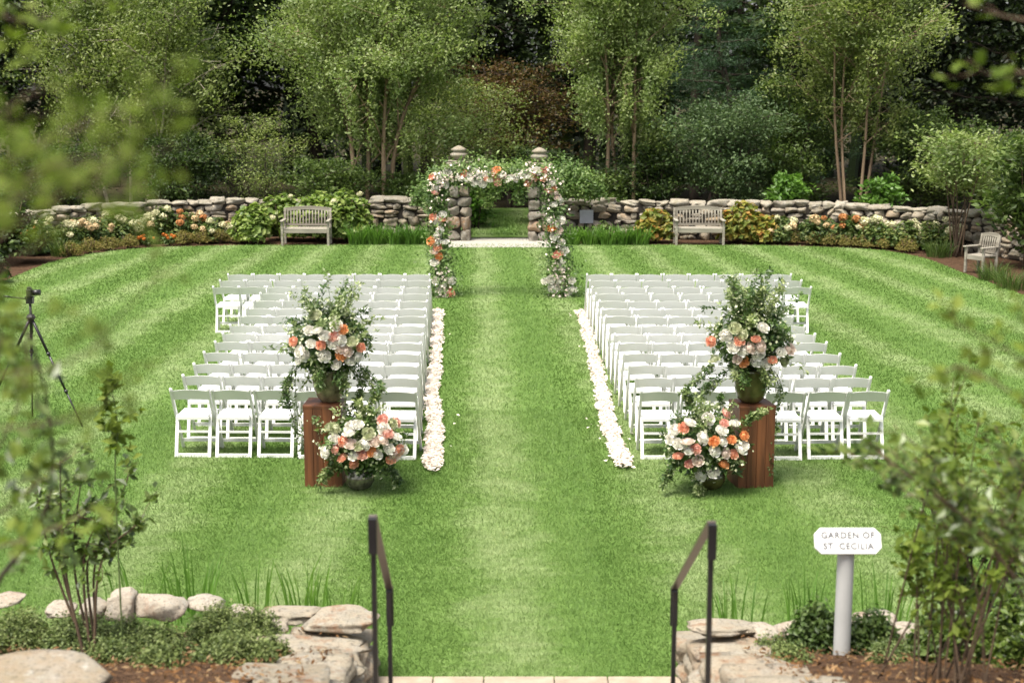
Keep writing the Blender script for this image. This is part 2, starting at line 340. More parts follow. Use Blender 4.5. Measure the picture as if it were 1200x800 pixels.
def rock(c, d, rng, box=.55, rough=.12, rot=0., tilt=0.):
    """an irregular stone: a cube pulled towards a ball, with low bumps"""
    V, F = cubesphere(); s = nrm(V); p = V*box+s*(1-box)
    for k in range(6):
        f = rng.normal(size=3)*(1.2+k*.8); p = p+s*(rough/(1+k*.5)*np.sin(V@f+rng.uniform(0, 6)))[:, None]
    for k in range(4):                          # chipped planes
        f = nrm(rng.normal(size=3)); d_ = rng.uniform(.66, .92); e_ = np.maximum(0, p@f-d_); p = p-f*e_[:, None]*.8
    p = p*np.asarray(d, float)/2
    if tilt: cx, sx = math.cos(tilt), math.sin(tilt); p = p @ np.array([(cx, 0, sx), (0, 1, 0), (-sx, 0, cx)]).T
    if rot: p = p @ rotz(rot).T
    return p+np.asarray(c, float), F

# ------------------------------------------------------------------ ground
rngG = np.random.default_rng(3)
g = MB(); g.add([(-500, -500, -.06), (500, -500, -.06), (500, 700, -.06), (-500, 700, -.06)], np.array([(0, 1, 2, 3)])); tag(g.build('ground', M['forest']), kind='structure')
lawn_px = [(-140, 372), (-60, 352), (0, 331), (60, 307), (110, 297), (171, 290.5), (250, 288), (330, 287), (500, 286.5), (640, 286.5), (800, 287), (900, 287.5), (980, 290), (1040, 294), (1085, 303), (1127, 319), (1166, 333), (1200, 346), (1260, 372), (1340, 420)]
back = [P(a, b)[:2] for a, b in lawn_px]
back = bez([(x, y, 0) for x, y in back], 80)[:, :2]
FRONT_Y = 9.56
poly = [(-14.5, FRONT_Y), (14.5, FRONT_Y), (14.5, back[-1][1])]+[tuple(q) for q in back[::-1]]+[(-14.5, back[0][1])]
g = MB(); g.add([(x, y, 0) for x, y in poly], np.array([list(range(len(poly)))])); tag(g.build('lawn', M['turf']), kind='structure')
# planted strip between lawn and wall
g = MB(); s = [P(a, b) for a, b in [(-140, 372), (0, 331), (110, 297), (330, 287), (535, 286), (640, 286), (900, 287), (1085, 303), (1200, 346), (1340, 420)]]
V = [(-30, 12, -.02), (30, 12, -.02), (30, 40.5, -.02), (-30, 40.5, -.02)]
g.add(V, np.array([(0, 1, 2, 3)])); tag(g.build('garden_soil', M['soil']), kind='structure')
# gravel threshold and the grass clearing beyond the gate
a = P(536, 289); b = P(644, 283)
g = MB(); g.box(((a[0]+b[0])/2, (a[1]+b[1])/2+.25, -.025), (b[0]-a[0]+.5, b[1]-a[1]+.9, .08)); tag(g.build('gravel_path', M['gravel']), kind='structure')
g = MB(); g.add([(-5, 38.7, .0), (5, 38.7, .0), (5, 46.5, .12), (-5, 46.5, .12)], np.array([(0, 1, 2, 3)])); tag(g.build('clearing_turf', M['turf']), kind='structure')

# grass blades
def blades(name, regions, label_kind='stuff'):
    mb = MB(); rng = np.random.default_rng(8)
    from_poly = np.array(poly)
    def inside(x, y):
        c = np.zeros(len(x), bool); px, py = from_poly[:, 0], from_poly[:, 1]; j = len(px)-1
        for i in range(len(px)):
            k = ((py[i] > y) != (py[j] > y)) & (x < (px[j]-px[i])*(y-py[i])/(py[j]-py[i]+1e-12)+px[i]); c ^= k; j = i
        return c
    for (y0, y1, dens, w_, h_, xr) in regions:
        hw = .385*y1+2.6 if xr is None else xr
        n = int(2*hw*(y1-y0)*dens)
        x = rng.uniform(-hw, hw, n); y = rng.uniform(y0, y1, n)
        k = (np.abs(x) < .385*y+2.6)
        if xr is None: k &= inside(x, y)
        x, y = x[k], y[k]; n = len(x); z = np.zeros(n)+(.0 if xr is None else .05)
        B = np.stack([x, y, z], 1); az = rng.uniform(0, 2*PI, n); h = h_*rng.uniform(.6, 1.3, n)
        st = np.sign(np.sin((x+y*math.tan(AX_A))*2*PI/2.3+np.sin(y*.7)*.3))
        lean = np.stack([rng.normal(0, .55, n), rng.normal(0, .55, n)+st*.35, np.full(n, .75)], 1); lean = nrm(lean)*h[:, None]
        sd = np.stack([np.cos(az), np.sin(az), 0*az], 1)*(w_*rng.uniform(.7, 1.3, n))[:, None]/2
        V = np.stack([B-sd, B+sd, B+lean], 1).reshape(-1, 3); mb.add(V, np.arange(3*n).reshape(n, 3))
    return mb.build(name, M['grass'])
o = blades('grass', [(9.56, 13, 5600, .0062, .036, None), (13, 18, 3000, .0088, .042, None), (18, 26, 1100, .015, .042, None), (26, 39, 520, .024, .042, None)])
tag(o, 'short mown green grass in pale and dark stripes across the lawn', 'grass', kind='stuff')
o = blades('rough_grass', [(38.8, 46.4, 420, .03, .09, 4.6)]); tag(o, 'shaded grass beyond the stone gateway', 'grass', kind='stuff')

# raised beds on both sides of the steps
def bank_z(y): return .34+.08*min(1, max(0, (9.6-y)/.6)) if y > 9.0 else .42+(9.0-y)*.31
def bank(name, x0, x1):
    mb = MB(); xs = np.linspace(x0, x1, 60); ys = np.linspace(-2, 9.6, 90); V = []
    for y in ys:
        for x in xs:
            z = bank_z(y)+.07*mnoise.noise(Vector((x*1.3, y*1.3, 2)))+.03*mnoise.noise(Vector((x*5, y*5, 7))); V.append((x, y, z))
    V = np.array(V); nx = len(xs); F = [(j*nx+i, j*nx+i+1, (j+1)*nx+i+1, (j+1)*nx+i) for j in range(len(ys)-1) for i in range(nx-1)]
    mb.add(V, np.array(F))
    last = V[-nx:]; mb.add(np.vstack([last, last*[1, 1, 0]]), np.array([(i, i+1, nx+i+1, nx+i) for i in range(nx-1)]))
    e = V[::nx] if x0 > 0 else V[nx-1::nx]; m = len(e); mb.add(np.vstack([e, e*[1, 1, 0]]), np.array([(i, i+1, m+i+1, m+i) for i in range(m-1)]))
    tag(mb.build(name, M['soil'], smooth=True), kind='structure')
XL, XR = -.98, 1.2
bank('planted_bank', -14.5, XL-.46); bank('planted_bank', XR+.46, 14.5)
# steps and paved landing
st = MB()
for k in range(14):
    z1 = .18*(k+1); y1 = 8.3-.28*k if k < 6 else 4.0-.28*(k-6); st.box(((XL+XR)/2, y1-(1.5 if k != 5 else 2.)-.003*k, z1-.09), (XR-XL-.004*k, 3 if k != 5 else 4., .178))
tag(st.build('stone_steps', M['paver'], bevel=.01), kind='structure')
st = MB(); x = XL
rr = random.Random(4); wds = [.42, .36, .5, .38, .52]; x = XL
for i, wd in enumerate(wds):
    st.box((x+wd/2, 9.32, .005), (wd-.006, .46, .05)); st.box((x+wd/2, 8.7, .003), (wd-.012, .79, .05)); x += wd
tag(st.build('paved_landing', M['paver'], bevel=.008), kind='structure')
st = MB(); st.box(((XL+XR)/2, -1.6, 2.5), (8, 6.4, .2)); tag(st.build('terrace', M['paver']), kind='structure')

# ------------------------------------------------------------------ dry stone walls
def resample(path, step=.05):
    p = np.asarray(path, float); d = np.concatenate([[0], np.cumsum(np.linalg.norm(np.diff(p[:, :2], axis=0), axis=1))])
    s = np.arange(0, d[-1], step); return np.stack([np.interp(s, d, p[:, 0]), np.interp(s, d, p[:, 1])], 1), s
def stone_wall(label, path, h0, seed, th=.5):
    rng = np.random.default_rng(seed); q, s = resample(bez([(x, y, 0) for x, y in path], 40)); Ltot = s[-1]
    t = nrm(np.gradient(q, axis=0))
    def at(u):
        i = min(len(s)-1, max(0, int(u/.05))); return q[i], math.atan2(t[i][1], t[i][0])
    root = thing('stone_wall', label, 'stone wall', (q[len(q)//2][0], q[len(q)//2][1], 0)); off = np.array(root.location)
    core = MB(); body = MB(); cap = MB()
    for i in range(0, len(q)-1, 12):
        j = min(i+12, len(q)-1); c = (q[i]+q[j])/2; core.box((c[0]-off[0], c[1]-off[1], h0*.42), (np.linalg.norm(q[j]-q[i])+.01, th*.55, h0*.84), math.atan2(*(q[j]-q[i])[::-1]))
    z = -.04; course = 0
    hs_ = [.27, .23, .2, .18]; tot = sum(hs_); hs_ = [h*(h0-.2)/tot for h in hs_]
    for h in hs_:
        u = -rng.uniform(0, .3)
        while u < Ltot:
            l = rng.uniform(.18, .52)*(1.15 if course == 0 else 1.); 
            split = h > .2 and rng.random() < .25
            c, a = at(u+l/2)
            if split:
                for zz in (.26, .76): V, F = rock((c[0]-off[0], c[1]-off[1], z+h*zz), (l*1.0, th*rng.uniform(.9, 1.1), h*.55), rng, .6, .09, a+rng.normal(0, .05), rng.normal(0, .04)); body.add(V, F)
            else:
                V, F = rock((c[0]-off[0], c[1]-off[1], z+h/2+rng.normal(0, .012)), (l*1.03, th*rng.uniform(.88, 1.12), h*rng.uniform(.9, 1.25)), rng, .5, .13, a+rng.normal(0, .06), rng.normal(0, .05)); body.add(V, F)
            u += l
        z += h; course += 1
    u = 0
    while u < Ltot:
        l = rng.uniform(.28, .68); hh = rng.uniform(.13, .23); c, a = at(min(Ltot, u+l/2))
        V, F = rock((c[0]-off[0], c[1]-off[1], z+hh/2-.03), (l*1.06, th*rng.uniform(.95, 1.2), hh), rng, .5, .13, a+rng.normal(0, .05), rng.normal(0, .04)); cap.add(V, F); u += l
    core.build('rubble_core', M['core'], root); body.build('stonework', M['stone'], root, True); cap.build('capstone_row', M['capstone'], root, True)
    return root
wl = [P(a, b, .99)[:2] for a, b in [(-150, 292), (-60, 262), (30, 248), (110, 241), (190, 236), (290, 234), (400, 233), (512, 233.5)]]
wr = [P(a, b, .99)[:2] for a, b in [(662, 235), (760, 236), (850, 237), (950, 238), (1030, 241), (1100, 245), (1165, 250), (1260, 268), (1350, 300)]]
stone_wall('dry stone garden wall left of the floral gateway, behind the limegreen bushes', wl, 1.13, 11)
stone_wall('dry stone garden wall right of the floral gateway, running to the pale armchair', wr, 1.13, 12)
def pillar(label, px, seed):
    rng = np.random.default_rng(seed); b = P(px, 283); root = thing('gate_pillar', label, 'pillar', (b[0], b[1]+.3, 0), 0, 'stone pillars of the gateway')
    mb = MB(); core = MB(); core.box((0, 0, .95), (.36, .36, 1.9)); z = -.03; k = 0
    while z < 1.86:
        h = rng.uniform(.24, .36); z2 = z+h
        sp = rng.uniform(-.06, .08)
        for sy in (-1, 1):
            wdt = .31+sp*sy*(1 if k % 2 else -1)
            V, F = rock((-.3+wdt/2, sy*.14, z+h/2), (wdt*rng.uniform(.98, 1.12), .34, h*rng.uniform(.98, 1.14)), rng, .6, .1, rng.normal(0, .06), rng.normal(0, .05)); mb.add(V, F)
            V, F = rock((-.3+wdt+(.6-wdt)/2, sy*.14, z+h/2), ((.6-wdt)*rng.uniform(.98, 1.12), .34, h*rng.uniform(.98, 1.14)), rng, .6, .1, rng.normal(0, .06), rng.normal(0, .05)); mb.add(V, F)
        z = z2; k += 1
    core.build('rubble_core', M['core'], root); mb.build('stonework', M['pillar'], root, True)
    cp = MB(); V, F = rock((0, 0, z+.03), (.74, .74, .14), rng, .6, .08); cp.add(V, F); cp.build('capstone', M['stone'], root, True)
    cp = MB(); zz = z+.1
    cp.lathe([(0, 0), (.14, 0), (.15, .05), (.2, .08), (.23, .12), (.23, .16), (.16, .2), (.15, .22), (.2, .25), (.21, .28), (.13, .33), (.05, .37), (0, .38)], (0, 0, zz), 18)
    cp.build('finial', M['stone'], root, True)
pillar('stone gate pillar behind the left leg of the flower arch', 538, 21)
pillar('stone gate pillar behind the right leg of the flower arch, with an orange stone', 632, 22)

# ------------------------------------------------------------------ trees
def tree(name, label, cat, base, h, rad, n_leaf, leaf, lm, bm, seed, trunks=((0, 0, 0, 0),), tr=.06, crown0=.25, prof='egg', limbs=22, asp=.5, elev=.6, droop=0., flat=.5, up=.7, sig=.19, group=None, s0=.25, kink=.03, trunk_top=.96, gap=0.):
    rng = np.random.default_rng(seed); root = thing(name, label, cat, base, rng.uniform(0, 6) if trunks == ((0, 0, 0, 0),) else 0, group)
    wood = MB(); C = []; S = []; AX = []; TP = []
    nt_ = len(trunks)
    for (bx, by, tx, ty) in trunks:
        hh = h*rng.uniform(.9, 1.) if nt_ > 1 else h
        pts = bez([(bx, by, -.1), (bx+(tx-bx)*.3+rng.normal(0, kink*h), by+(ty-by)*.3+rng.normal(0, kink*h), hh*.33), (bx+(tx-bx)*.65+rng.normal(0, kink*h), by+(ty-by)*.65+rng.normal(0, kink*h), hh*.66), (tx, ty, hh*trunk_top)], 14)
        TP.append(pts); rr_ = tr*np.linspace(1.15, .12, 14); wood.tube(pts, rr_, 7)
        for k in range(max(4, int(limbs/nt_))):
            u = crown0+(1-crown0)*((k+rng.uniform(0, 1))/max(4, int(limbs/nt_)))**.9
            f = u*13*.999; i = int(f); p0 = pts[i]*(1-f+i)+pts[min(13, i+1)]*(f-i)
            tt = (u-crown0)/(1-crown0)
            pr = {'egg': math.sin(PI*min(1, .18+.82*tt)**.8)*.85+.15, 'cone': 1.05-tt*.95, 'vase': .35+.65*math.sin(PI*min(1, tt*.75+.12)), 'round': math.sqrt(max(.06, 1-(2*tt-.9)**2)), 'col': .75-.35*tt}[prof]
            Lb = rad*pr*rng.uniform(.7, 1.15)*(1 if nt_ == 1 else .75)
            az = k*2.4+rng.uniform(-.5, .5); el = elev*rng.uniform(.6, 1.3)
            d = np.array((math.cos(az)*math.cos(el), math.sin(az)*math.cos(el), math.sin(el)))
            lp = np.array([p0+d*Lb*q+np.array((0, 0, -droop*Lb*q*q))+rng.normal(0, .03, 3)*Lb*q for q in np.linspace(0, 1, 6)])
            wood.tube(lp, np.linspace(rr_[i]*.5, .006, 6), 4)
            m = max(3, int(5+3*Lb))
            for j in range(m):
                q = rng.uniform(s0, 1.05); c = p0+d*Lb*q+np.array((0, 0, -droop*Lb*q*q))
                off = rng.normal(0, 1, 3)*np.array((1, 1, .5))*Lb*.24*(.4+q*.6); tip = c+off
                if Lb > .5: wood.tube(np.array([c, (c+tip)/2+rng.normal(0, .02, 3), tip]), [.008, .005, .003], 3)
                C.append(tip); S.append(Lb*sig*rng.uniform(.6, 1.3)+.08); AX.append(nrm(d+np.array((0, 0, -droop*1.5))))
    C = np.array(C); S = np.array(S); AX = np.array(AX); wgt = S**1.6; wgt /= wgt.sum()
    k = rng.choice(len(C), n_leaf, p=wgt); off = rng.normal(size=(n_leaf, 3))*S[k][:, None]*np.array((1, 1, flat))
    pc = C[k]+off; pc[:, 2] = np.maximum(pc[:, 2], .05)
    if gap:                                   # few leaves hang close before the lower trunks
        keep = np.ones(n_leaf, bool)
        for tp in TP:
            x_ = np.interp(pc[:, 2], tp[:, 2], tp[:, 0]); y_ = np.interp(pc[:, 2], tp[:, 2], tp[:, 1])
            keep &= ~((np.abs(pc[:, 0]-x_) < .16) & (pc[:, 1] < y_+.1) & (pc[:, 2] < gap*h) & (rng.random(n_leaf) < .86))
        pc = pc[keep]; k = k[keep]; n_leaf = len(pc)
    nor = rng.normal(size=(n_leaf, 3))*.65+np.array((0, 0, up))
    V, F = leaves(pc, nor, leaf, asp, rng, AX[k]*.6)
    wood.build('trunk', bm, root, True); cr = MB(); cr.add(V, F); cr.build('crown', lm, root)
    return root
def gp(px, Y): q = Q(px, 250, Y); return (q[0], Y, 0)
def tx(px, Y): return Q(px, 250, Y)[0]
# birches behind the wall
T = []
def birch(label, px, Y, h, rad, n, lm, bm, seed, fan, **k):
    b = gp(px, Y); tr_ = [(tx(a, Y)-b[0], dy, tx(c, Y)-b[0], dy*2+dz) for a, c, dy, dz in fan]
    return tree('birch_tree', label, 'birch tree', b, h, rad, int(n*1.2), .1, lm, bm, seed, tr_, group='birches behind the wall', sig=.085, flat=.8, up=.45, gap=.5, **k)
birch('birch with pale yellow-green crown, tan trunks left of the arch behind the wall', 435, 41, 8.6, 3.5, 62000, L['birch'], M['bark_tan'], 31, [(418, 385, 0, 0), (428, 420, .3, .4), (452, 480, -.2, -.3), (455, 540, .2, .2)], tr=.07, crown0=.2, limbs=76, elev=.95, prof='egg', droop=.1)
birch('tall birch directly right of the arch, with two slim trunks', 722, 41, 9.8, 2.5, 60000, L['birch'], M['bark_tan'], 32, [(709, 688, 0, 0), (731, 738, .3, .3), (741, 768, -.2, .2)], tr=.06, crown0=.2, limbs=66, elev=1.0, prof='egg', droop=.08)
birch('multi-stemmed birch with red-brown peeling trunks fanning above the right wall', 990, 40.5, 10.2, 2.9, 40000, L['birch_yellow'], M['bark_tan'], 33, [(990, 952, 0, 0), (994, 985, .15, .2), (1006, 1030, .05, 0), (1010, 1056, .1, .2)], tr=.045, crown0=.24, limbs=80, elev=.85, droop=.0, kink=.017)
birch('loose olive-green birch at the left with whitish trunk', 140, 41.5, 8.4, 3.6, 46000, L['birch_yellow'], M['bark_white'], 34, [(133, 90, 0, 0), (150, 170, .3, .2), (165, 235, -.2, 0)], tr=.05, crown0=.2, limbs=66, elev=.95, droop=.1)
# copper maple behind the gate
tree('copper_maple', 'copper-leaved maple spreading behind the gateway', 'maple tree', gp(598, 47.5), 5.2, 2.5, 12000, .1, L['maple'], M['bark'], 35, ((0, 0, -.9, .2), (.2, 0, 1.1, .1), (0, .2, .1, .5)), .08, .35, 'vase', 45, .55, .3, .3, .3, .9, .12)
tree('small_maple', 'olive green small maple between the left birch and the copper maple', 'maple tree', gp(545, 44.5), 4.4, 2.0, 10000, .09, L['birch_yellow'], M['bark'], 36, ((0, 0, .1, .1),), .06, .3, 'round', 26, .55, .3, .25, .35, .9, .2)
# pine at the right, with layered boughs
tree('pine_tree', 'dark pine with layered boughs between the two right birches', 'pine tree', gp(845, 45), 8.6, 2.9, 40000, .14, L['pine'], M['bark'], 37, ((0, 0, .2, 0),), .16, .12, 'cone', 34, .12, .1, .05, .22, .5, .17)
tree('pine_tree', 'dark leaning pine with bare lower trunk at the upper right of the tall birch', 'pine tree', gp(822, 48.5), 13, 3.4, 26000, .15, L['evergreen'], M['bark'], 38, ((-.2, 0, -.6, .6), (.35, 0, 1.5, .4)), .2, .5, 'round', 34, .2, .3, .1, .35, .6, .18)
# shrubs just beyond the wall
def shrub(label, px, Y, h, rad, n, lm, seed, leaf=.1, cat='shrub', **k):
    kw = dict(trunks=tuple((math.cos(a)*.12, math.sin(a)*.12, math.cos(a)*rad*.45, math.sin(a)*rad*.45) for a in (0.3, 1.7, 2.9, 4.1, 5.3)), tr=.03, crown0=.1, prof='round', limbs=40, elev=.35, flat=.5, sig=.15, kink=.02); kw.update(k)
    return tree('woodland_shrub', label, cat, gp(px, Y), h, rad, n, leaf, lm, M['bark'], seed, group='shrubs beyond the wall', **kw)
shrub('dark glossy evergreen shrub beyond the wall under the leftmost birch', 215, 40.3, 2.9, 1.5, 12000, L['wood'], 41)
shrub('twiggy olive-brown shrub beyond the wall left of the pale bench', 305, 40.6, 3.4, 1.5, 7000, L['birch_yellow'], 42, .07, tr=.025)
shrub('green bushy shrub beyond the wall at far left', 75, 40.5, 2.6, 1.7, 10000, L['wood'], 43)
shrub('low green shrub beyond the wall at the foot of the left birch', 385, 40, 2.2, 1.3, 9000, L['shrub'], 44)
shrub('low shrub beyond the wall between left birch and gate pillar', 480, 40.8, 1.7, .9, 7000, L['shrub'], 45)
shrub('low shrub beyond the wall under the tall birch right of the arch', 700, 40.8, 1.75, 1.0, 7500, L['shrub'], 46)
shrub('shadowed shrub beyond the wall under the right side of the tall birch', 765, 41, 2.5, 1.2, 8000, L['wood'], 47)
shrub('large bluish-green rhododendron beyond the wall behind the right bench', 850, 41, 4.1, 2.0, 17000, L['rhodo'], 48)
shrub('dark green viburnum beyond the wall left of the red-brown birch trunks', 930, 42, 4.6, 1.8, 15000, L['shrub'], 49, .11)
shrub('small bright green leafy plant above the wall left of the red-brown trunks', 924, 39.3, 1.75, .55, 2600, L['strap'], 50, .16)
shrub('small bright green leafy plant above the wall right of the red-brown trunks', 1032, 38.8, 1.7, .5, 2200, L['strap'], 51, .16)
shrub('mid green shrub beyond the wall between birch trunks and right edge', 1075, 41, 3.6, 1.6, 13000, L['shrub'], 52)
shrub('green shrub beyond the wall at the far right behind the armchair', 1165, 40, 3.2, 1.6, 11000, L['shrub'], 53)
shrub('green shrub behind the middle of the tall birch, beyond the wall', 640, 42, 2.4, 1.2, 7000, L['wood'], 54)
shrub('dark shrub just inside the left side of the gateway', 556, 40.6, 1.9, .6, 3000, L['strap'], 55, .14)
# dark wood behind
def dark(label, px, Y, h, rad, n, lm, seed, **k):
    kw = dict(tr=.22, crown0=.16, prof='egg', limbs=44, elev=.3, droop=.15, flat=.4, sig=.11, up=.8, asp=.55); kw.update(k)
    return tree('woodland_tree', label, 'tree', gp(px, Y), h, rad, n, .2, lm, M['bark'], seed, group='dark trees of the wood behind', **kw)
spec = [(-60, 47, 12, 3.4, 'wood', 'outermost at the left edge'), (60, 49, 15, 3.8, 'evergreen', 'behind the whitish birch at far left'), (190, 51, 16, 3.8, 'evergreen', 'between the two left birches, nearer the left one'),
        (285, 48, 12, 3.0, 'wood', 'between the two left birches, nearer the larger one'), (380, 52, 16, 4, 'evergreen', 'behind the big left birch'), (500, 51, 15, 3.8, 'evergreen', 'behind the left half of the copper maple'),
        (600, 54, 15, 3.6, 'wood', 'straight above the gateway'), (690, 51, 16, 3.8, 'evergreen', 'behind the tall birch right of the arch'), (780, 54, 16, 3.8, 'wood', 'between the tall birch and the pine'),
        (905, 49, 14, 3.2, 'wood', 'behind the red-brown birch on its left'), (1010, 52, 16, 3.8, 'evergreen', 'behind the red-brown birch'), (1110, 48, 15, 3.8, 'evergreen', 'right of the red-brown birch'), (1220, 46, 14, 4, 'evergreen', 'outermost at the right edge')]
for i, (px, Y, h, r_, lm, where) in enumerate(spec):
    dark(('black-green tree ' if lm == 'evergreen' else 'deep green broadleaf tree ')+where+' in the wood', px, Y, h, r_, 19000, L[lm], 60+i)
# far wood: one dark mass
rng = np.random.default_rng(77); mb = MB(); n = 60000
cx = rng.uniform(-34, 34, 260); cyy = rng.uniform(60, 74, 260); cz = rng.uniform(0, 17, 260); k = rng.integers(0, 260, n)
c = np.stack([cx[k], cyy[k], cz[k]], 1)+rng.normal(size=(n, 3))*np.array((1.4, 1.4, 1.0)); c[:, 2] = np.abs(c[:, 2])
V, F = leaves(c, rng.normal(size=(n, 3))*.6+np.array((0, -.2, .8)), .42, .6, rng); mb.add(V, F)
for i in range(60): x = rng.uniform(-32, 32); y = rng.uniform(58, 70); mb.tube([(x, y, -.1), (x+rng.normal(0, .3), y, 6), (x+rng.normal(0, .5), y, 13)], [.25, .18, .1], 6)
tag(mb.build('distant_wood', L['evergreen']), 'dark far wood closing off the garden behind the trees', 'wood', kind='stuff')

# ------------------------------------------------------------------ bed planting
def mound(mb, c, r, n, leaf, rng, asp=.6, up=.6, z0=0., lumps=9):
    """leaves over a lumpy mound"""
    d = nrm(rng.normal(size=(lumps, 3))+np.array((0, 0, .35))); d[:, 2] = np.abs(d[:, 2]); lc = d*np.asarray(r)*.62; k = rng.integers(0, lumps, n)
    u = nrm(rng.normal(size=(n, 3))); rad = rng.uniform(.55, 1.08, n)[:, None]**.7; p = lc[k]+u*rad*np.asarray(r)*.46; p[:, 2] = np.where(p[:, 2] < 0, -p[:, 2]*.6, p[:, 2])+z0
    nor = u*.6+rng.normal(size=(n, 3))*.4+np.array((0, 0, up)); V, F = leaves(p+np.asarray(c), nor, leaf, asp, rng); mb.add(V, F)
    return lc
def floret_head(col, seed=1, n=90, r=.1, tall=.8):
    rng = np.random.default_rng(seed); mb = MB(); u = nrm(rng.normal(size=(n, 3))+np.array((0, 0, .2))); p = u*np.array((1, 1, tall))*r*rng.uniform(.8, 1.05, n)[:, None]
    V, F = leaves(p, u+rng.normal(size=(n, 3))*.3, r*.5, .9, rng); mb.add(V, F); return mb.mesh('flower_head', PT[col])
HEAD = {c: floret_head(c, i+5) for i, c in enumerate(('cream', 'peach', 'rust', 'flame', 'white'))}
def bush(name, label, cat, base, r, h, n, leaf, lm, seed, heads=(), hs=1., group=None, asp=.6):
    if name == 'hydrangea_bush': h *= .86
    rng = np.random.default_rng(seed); root = thing(name, label, cat, base, 0, group); st_ = MB(); mb = MB(); mound(mb, (0, 0, h*.12), (r, r*.85, h*.8), n, leaf, rng, asp, lumps=11)
    for i in range(7): a = i*.9; st_.tube([(0, 0, -.05), (math.cos(a)*r*.3, math.sin(a)*r*.3, h*.4), (math.cos(a)*r*.5, math.sin(a)*r*.5, h*.75)], [.014, .01, .006], 4)
    st_.build('stems', M['twig'], root, True); mb.build('foliage', lm, root)
    for (c, m) in heads:
        for j in range(m):
            a = rng.uniform(0, 2*PI) if j % 3 == 0 else rng.uniform(PI, 2*PI); q = math.sqrt(rng.uniform(.1, 1)); z = h*(.97-.5*q*q+rng.normal(0, .06))
            o = link('flower_head', HEAD[c], root); o.location = (math.cos(a)*r*q, math.sin(a)*r*.85*q, max(.2, z)); sc_ = hs*rng.uniform(.75, 1.25); o.scale = (sc_, sc_, sc_*.95); o.rotation_euler = (rng.normal(0, .3), rng.normal(0, .3), rng.uniform(0, 6))
    return root
WX = np.array([q[0] for q in wl+wr]); WY = np.array([q[1] for q in wl+wr])
def G(px, py, r=0.):
    p = P(px, py+2.5); p[1] = min(p[1], np.interp(p[0], WX, WY)-.34-r*.8); p[0] = Q(px, py, p[1])[0]; return p
hyd = [(42, 292, .62, 1.05, (('rust', 3), ('cream', 4)), 'with one rusty head by the left end of the wall'), (72, 288, .6, .95, (('cream', 7), ('peach', 2)), 'with cream heads, second from the left end of the wall'), (104, 285, .62, 1.1, (('cream', 3), ('peach', 8)), 'with peach heads at the left, below the mossy wall top'),
       (138, 283, .6, 1.05, (('peach', 7), ('cream', 5)), 'with peach and cream heads in the middle of the left bed'), (165, 282, .55, .95, (('cream', 6), ('peach', 2)), 'with sparse cream heads behind the flame-orange flowers'), (192, 281, .6, 1.15, (('cream', 8),), 'with tall cream heads left of the rusty one'),
       (222, 281, .6, 1.0, (('rust', 7), ('peach', 4)), 'with rust-brown heads in the left bed'), (248, 281, .5, .85, (('cream', 4), ('peach', 2)), 'with few heads beside the lime-leaved bushes'),
       (958, 279, .55, .95, (('peach', 4), ('rust', 3)), 'with pinkish-brown heads right of the yellowing bush'), (995, 281, .5, .95, (('rust', 5), ('peach', 1)), 'with rust-red heads below the red-brown birch trunks'), (915, 279, .5, .85, (('cream', 3), ('peach', 2)), 'with pale heads between yellowing bush and rusty ones'),
       (1028, 283, .55, .95, (('cream', 6),), 'with cream heads near the bright green plant above the wall'), (1058, 286, .6, .9, (('cream', 7),), 'with cream heads left of the bare-stemmed shrub'), (1098, 291, .6, 1.0, (('cream', 7),), 'with greenish cream heads behind the bare-stemmed shrub')]
for i, (px, py, r_, h, hd, w_) in enumerate(hyd):
    bush('hydrangea_bush', 'hydrangea '+w_, 'hydrangea', G(px, py, r_), r_, h, 1500, .11, L['hydra'], 100+i, hd, 1.05, 'hydrangeas along the stone wall')
for i, (px, py, r_, h, w_) in enumerate([(298, 282, .62, 1.05, 'left of the bench'), (330, 279, .75, 1.3, 'behind the left bench'), (372, 279, .8, 1.35, 'behind the right end of the left bench'), (405, 280, .75, 1.5, 'tallest, right of the left bench')]):
    bush('lime_leaved_bush', 'lime green large-leaved bush '+w_+', hiding the wall', 'bush', G(px, py, r_), r_, h, 2100, .17, L['lime'], 130+i, (('cream', 2),), .8, 'lime-leaved bushes round the left bench', .75)
for i, (px, py, r_, h, w_) in enumerate([(768, 281, .55, .95, 'left of the right bench'), (868, 281, .62, 1.15, 'right of the right bench'), (893, 282, .5, .85, 'lower, second right of the right bench')]):
    bush('turning_bush', 'yellow and orange leaved bush turning colour, '+w_, 'bush', G(px, py, r_), r_, h, 1300, .17, L['autumn'], 140+i, (), 1, 'bushes in autumn colour by the right bench', .75)
for i, (px, py, w_) in enumerate([(172, 288, 'left one of the pair'), (198, 287, 'right one of the pair')]):
    bush('orange_flower_clump', 'flame-orange flower clump at the lawn edge, '+w_, 'flowers', P(px, py), .22, .32, 260, .08, L['hydra'], 150+i, (('flame', 6),), .5, 'flame-orange flowers in the left bed')
edge_px = [(82, 301), (105, 296.5), (128, 293), (150, 290.5), (215, 287), (236, 286), (258, 285.5), (280, 285), (892, 285), (912, 285.3), (932, 286), (953, 287), (974, 288), (996, 289.5), (1018, 290.5), (1040, 292), (1062, 295.5)]
wh = ['at the left end of the row', 'second from the left end', 'third from the left end', 'fourth, beside the orange flowers', 'below the rusty hydrangea', 'next right of the one below the rusty hydrangea', 'below the sparse hydrangea', 'by the first lime-leaved bush',
      'first right of the yellowing bush', 'second right of the yellowing bush', 'third right of the yellowing bush', 'left of those under the rust-red heads', 'under the rust-red heads', 'right of those under the rust-red heads', 'below the cream hydrangea at right', 'second from the right end', 'at the right end of the row']
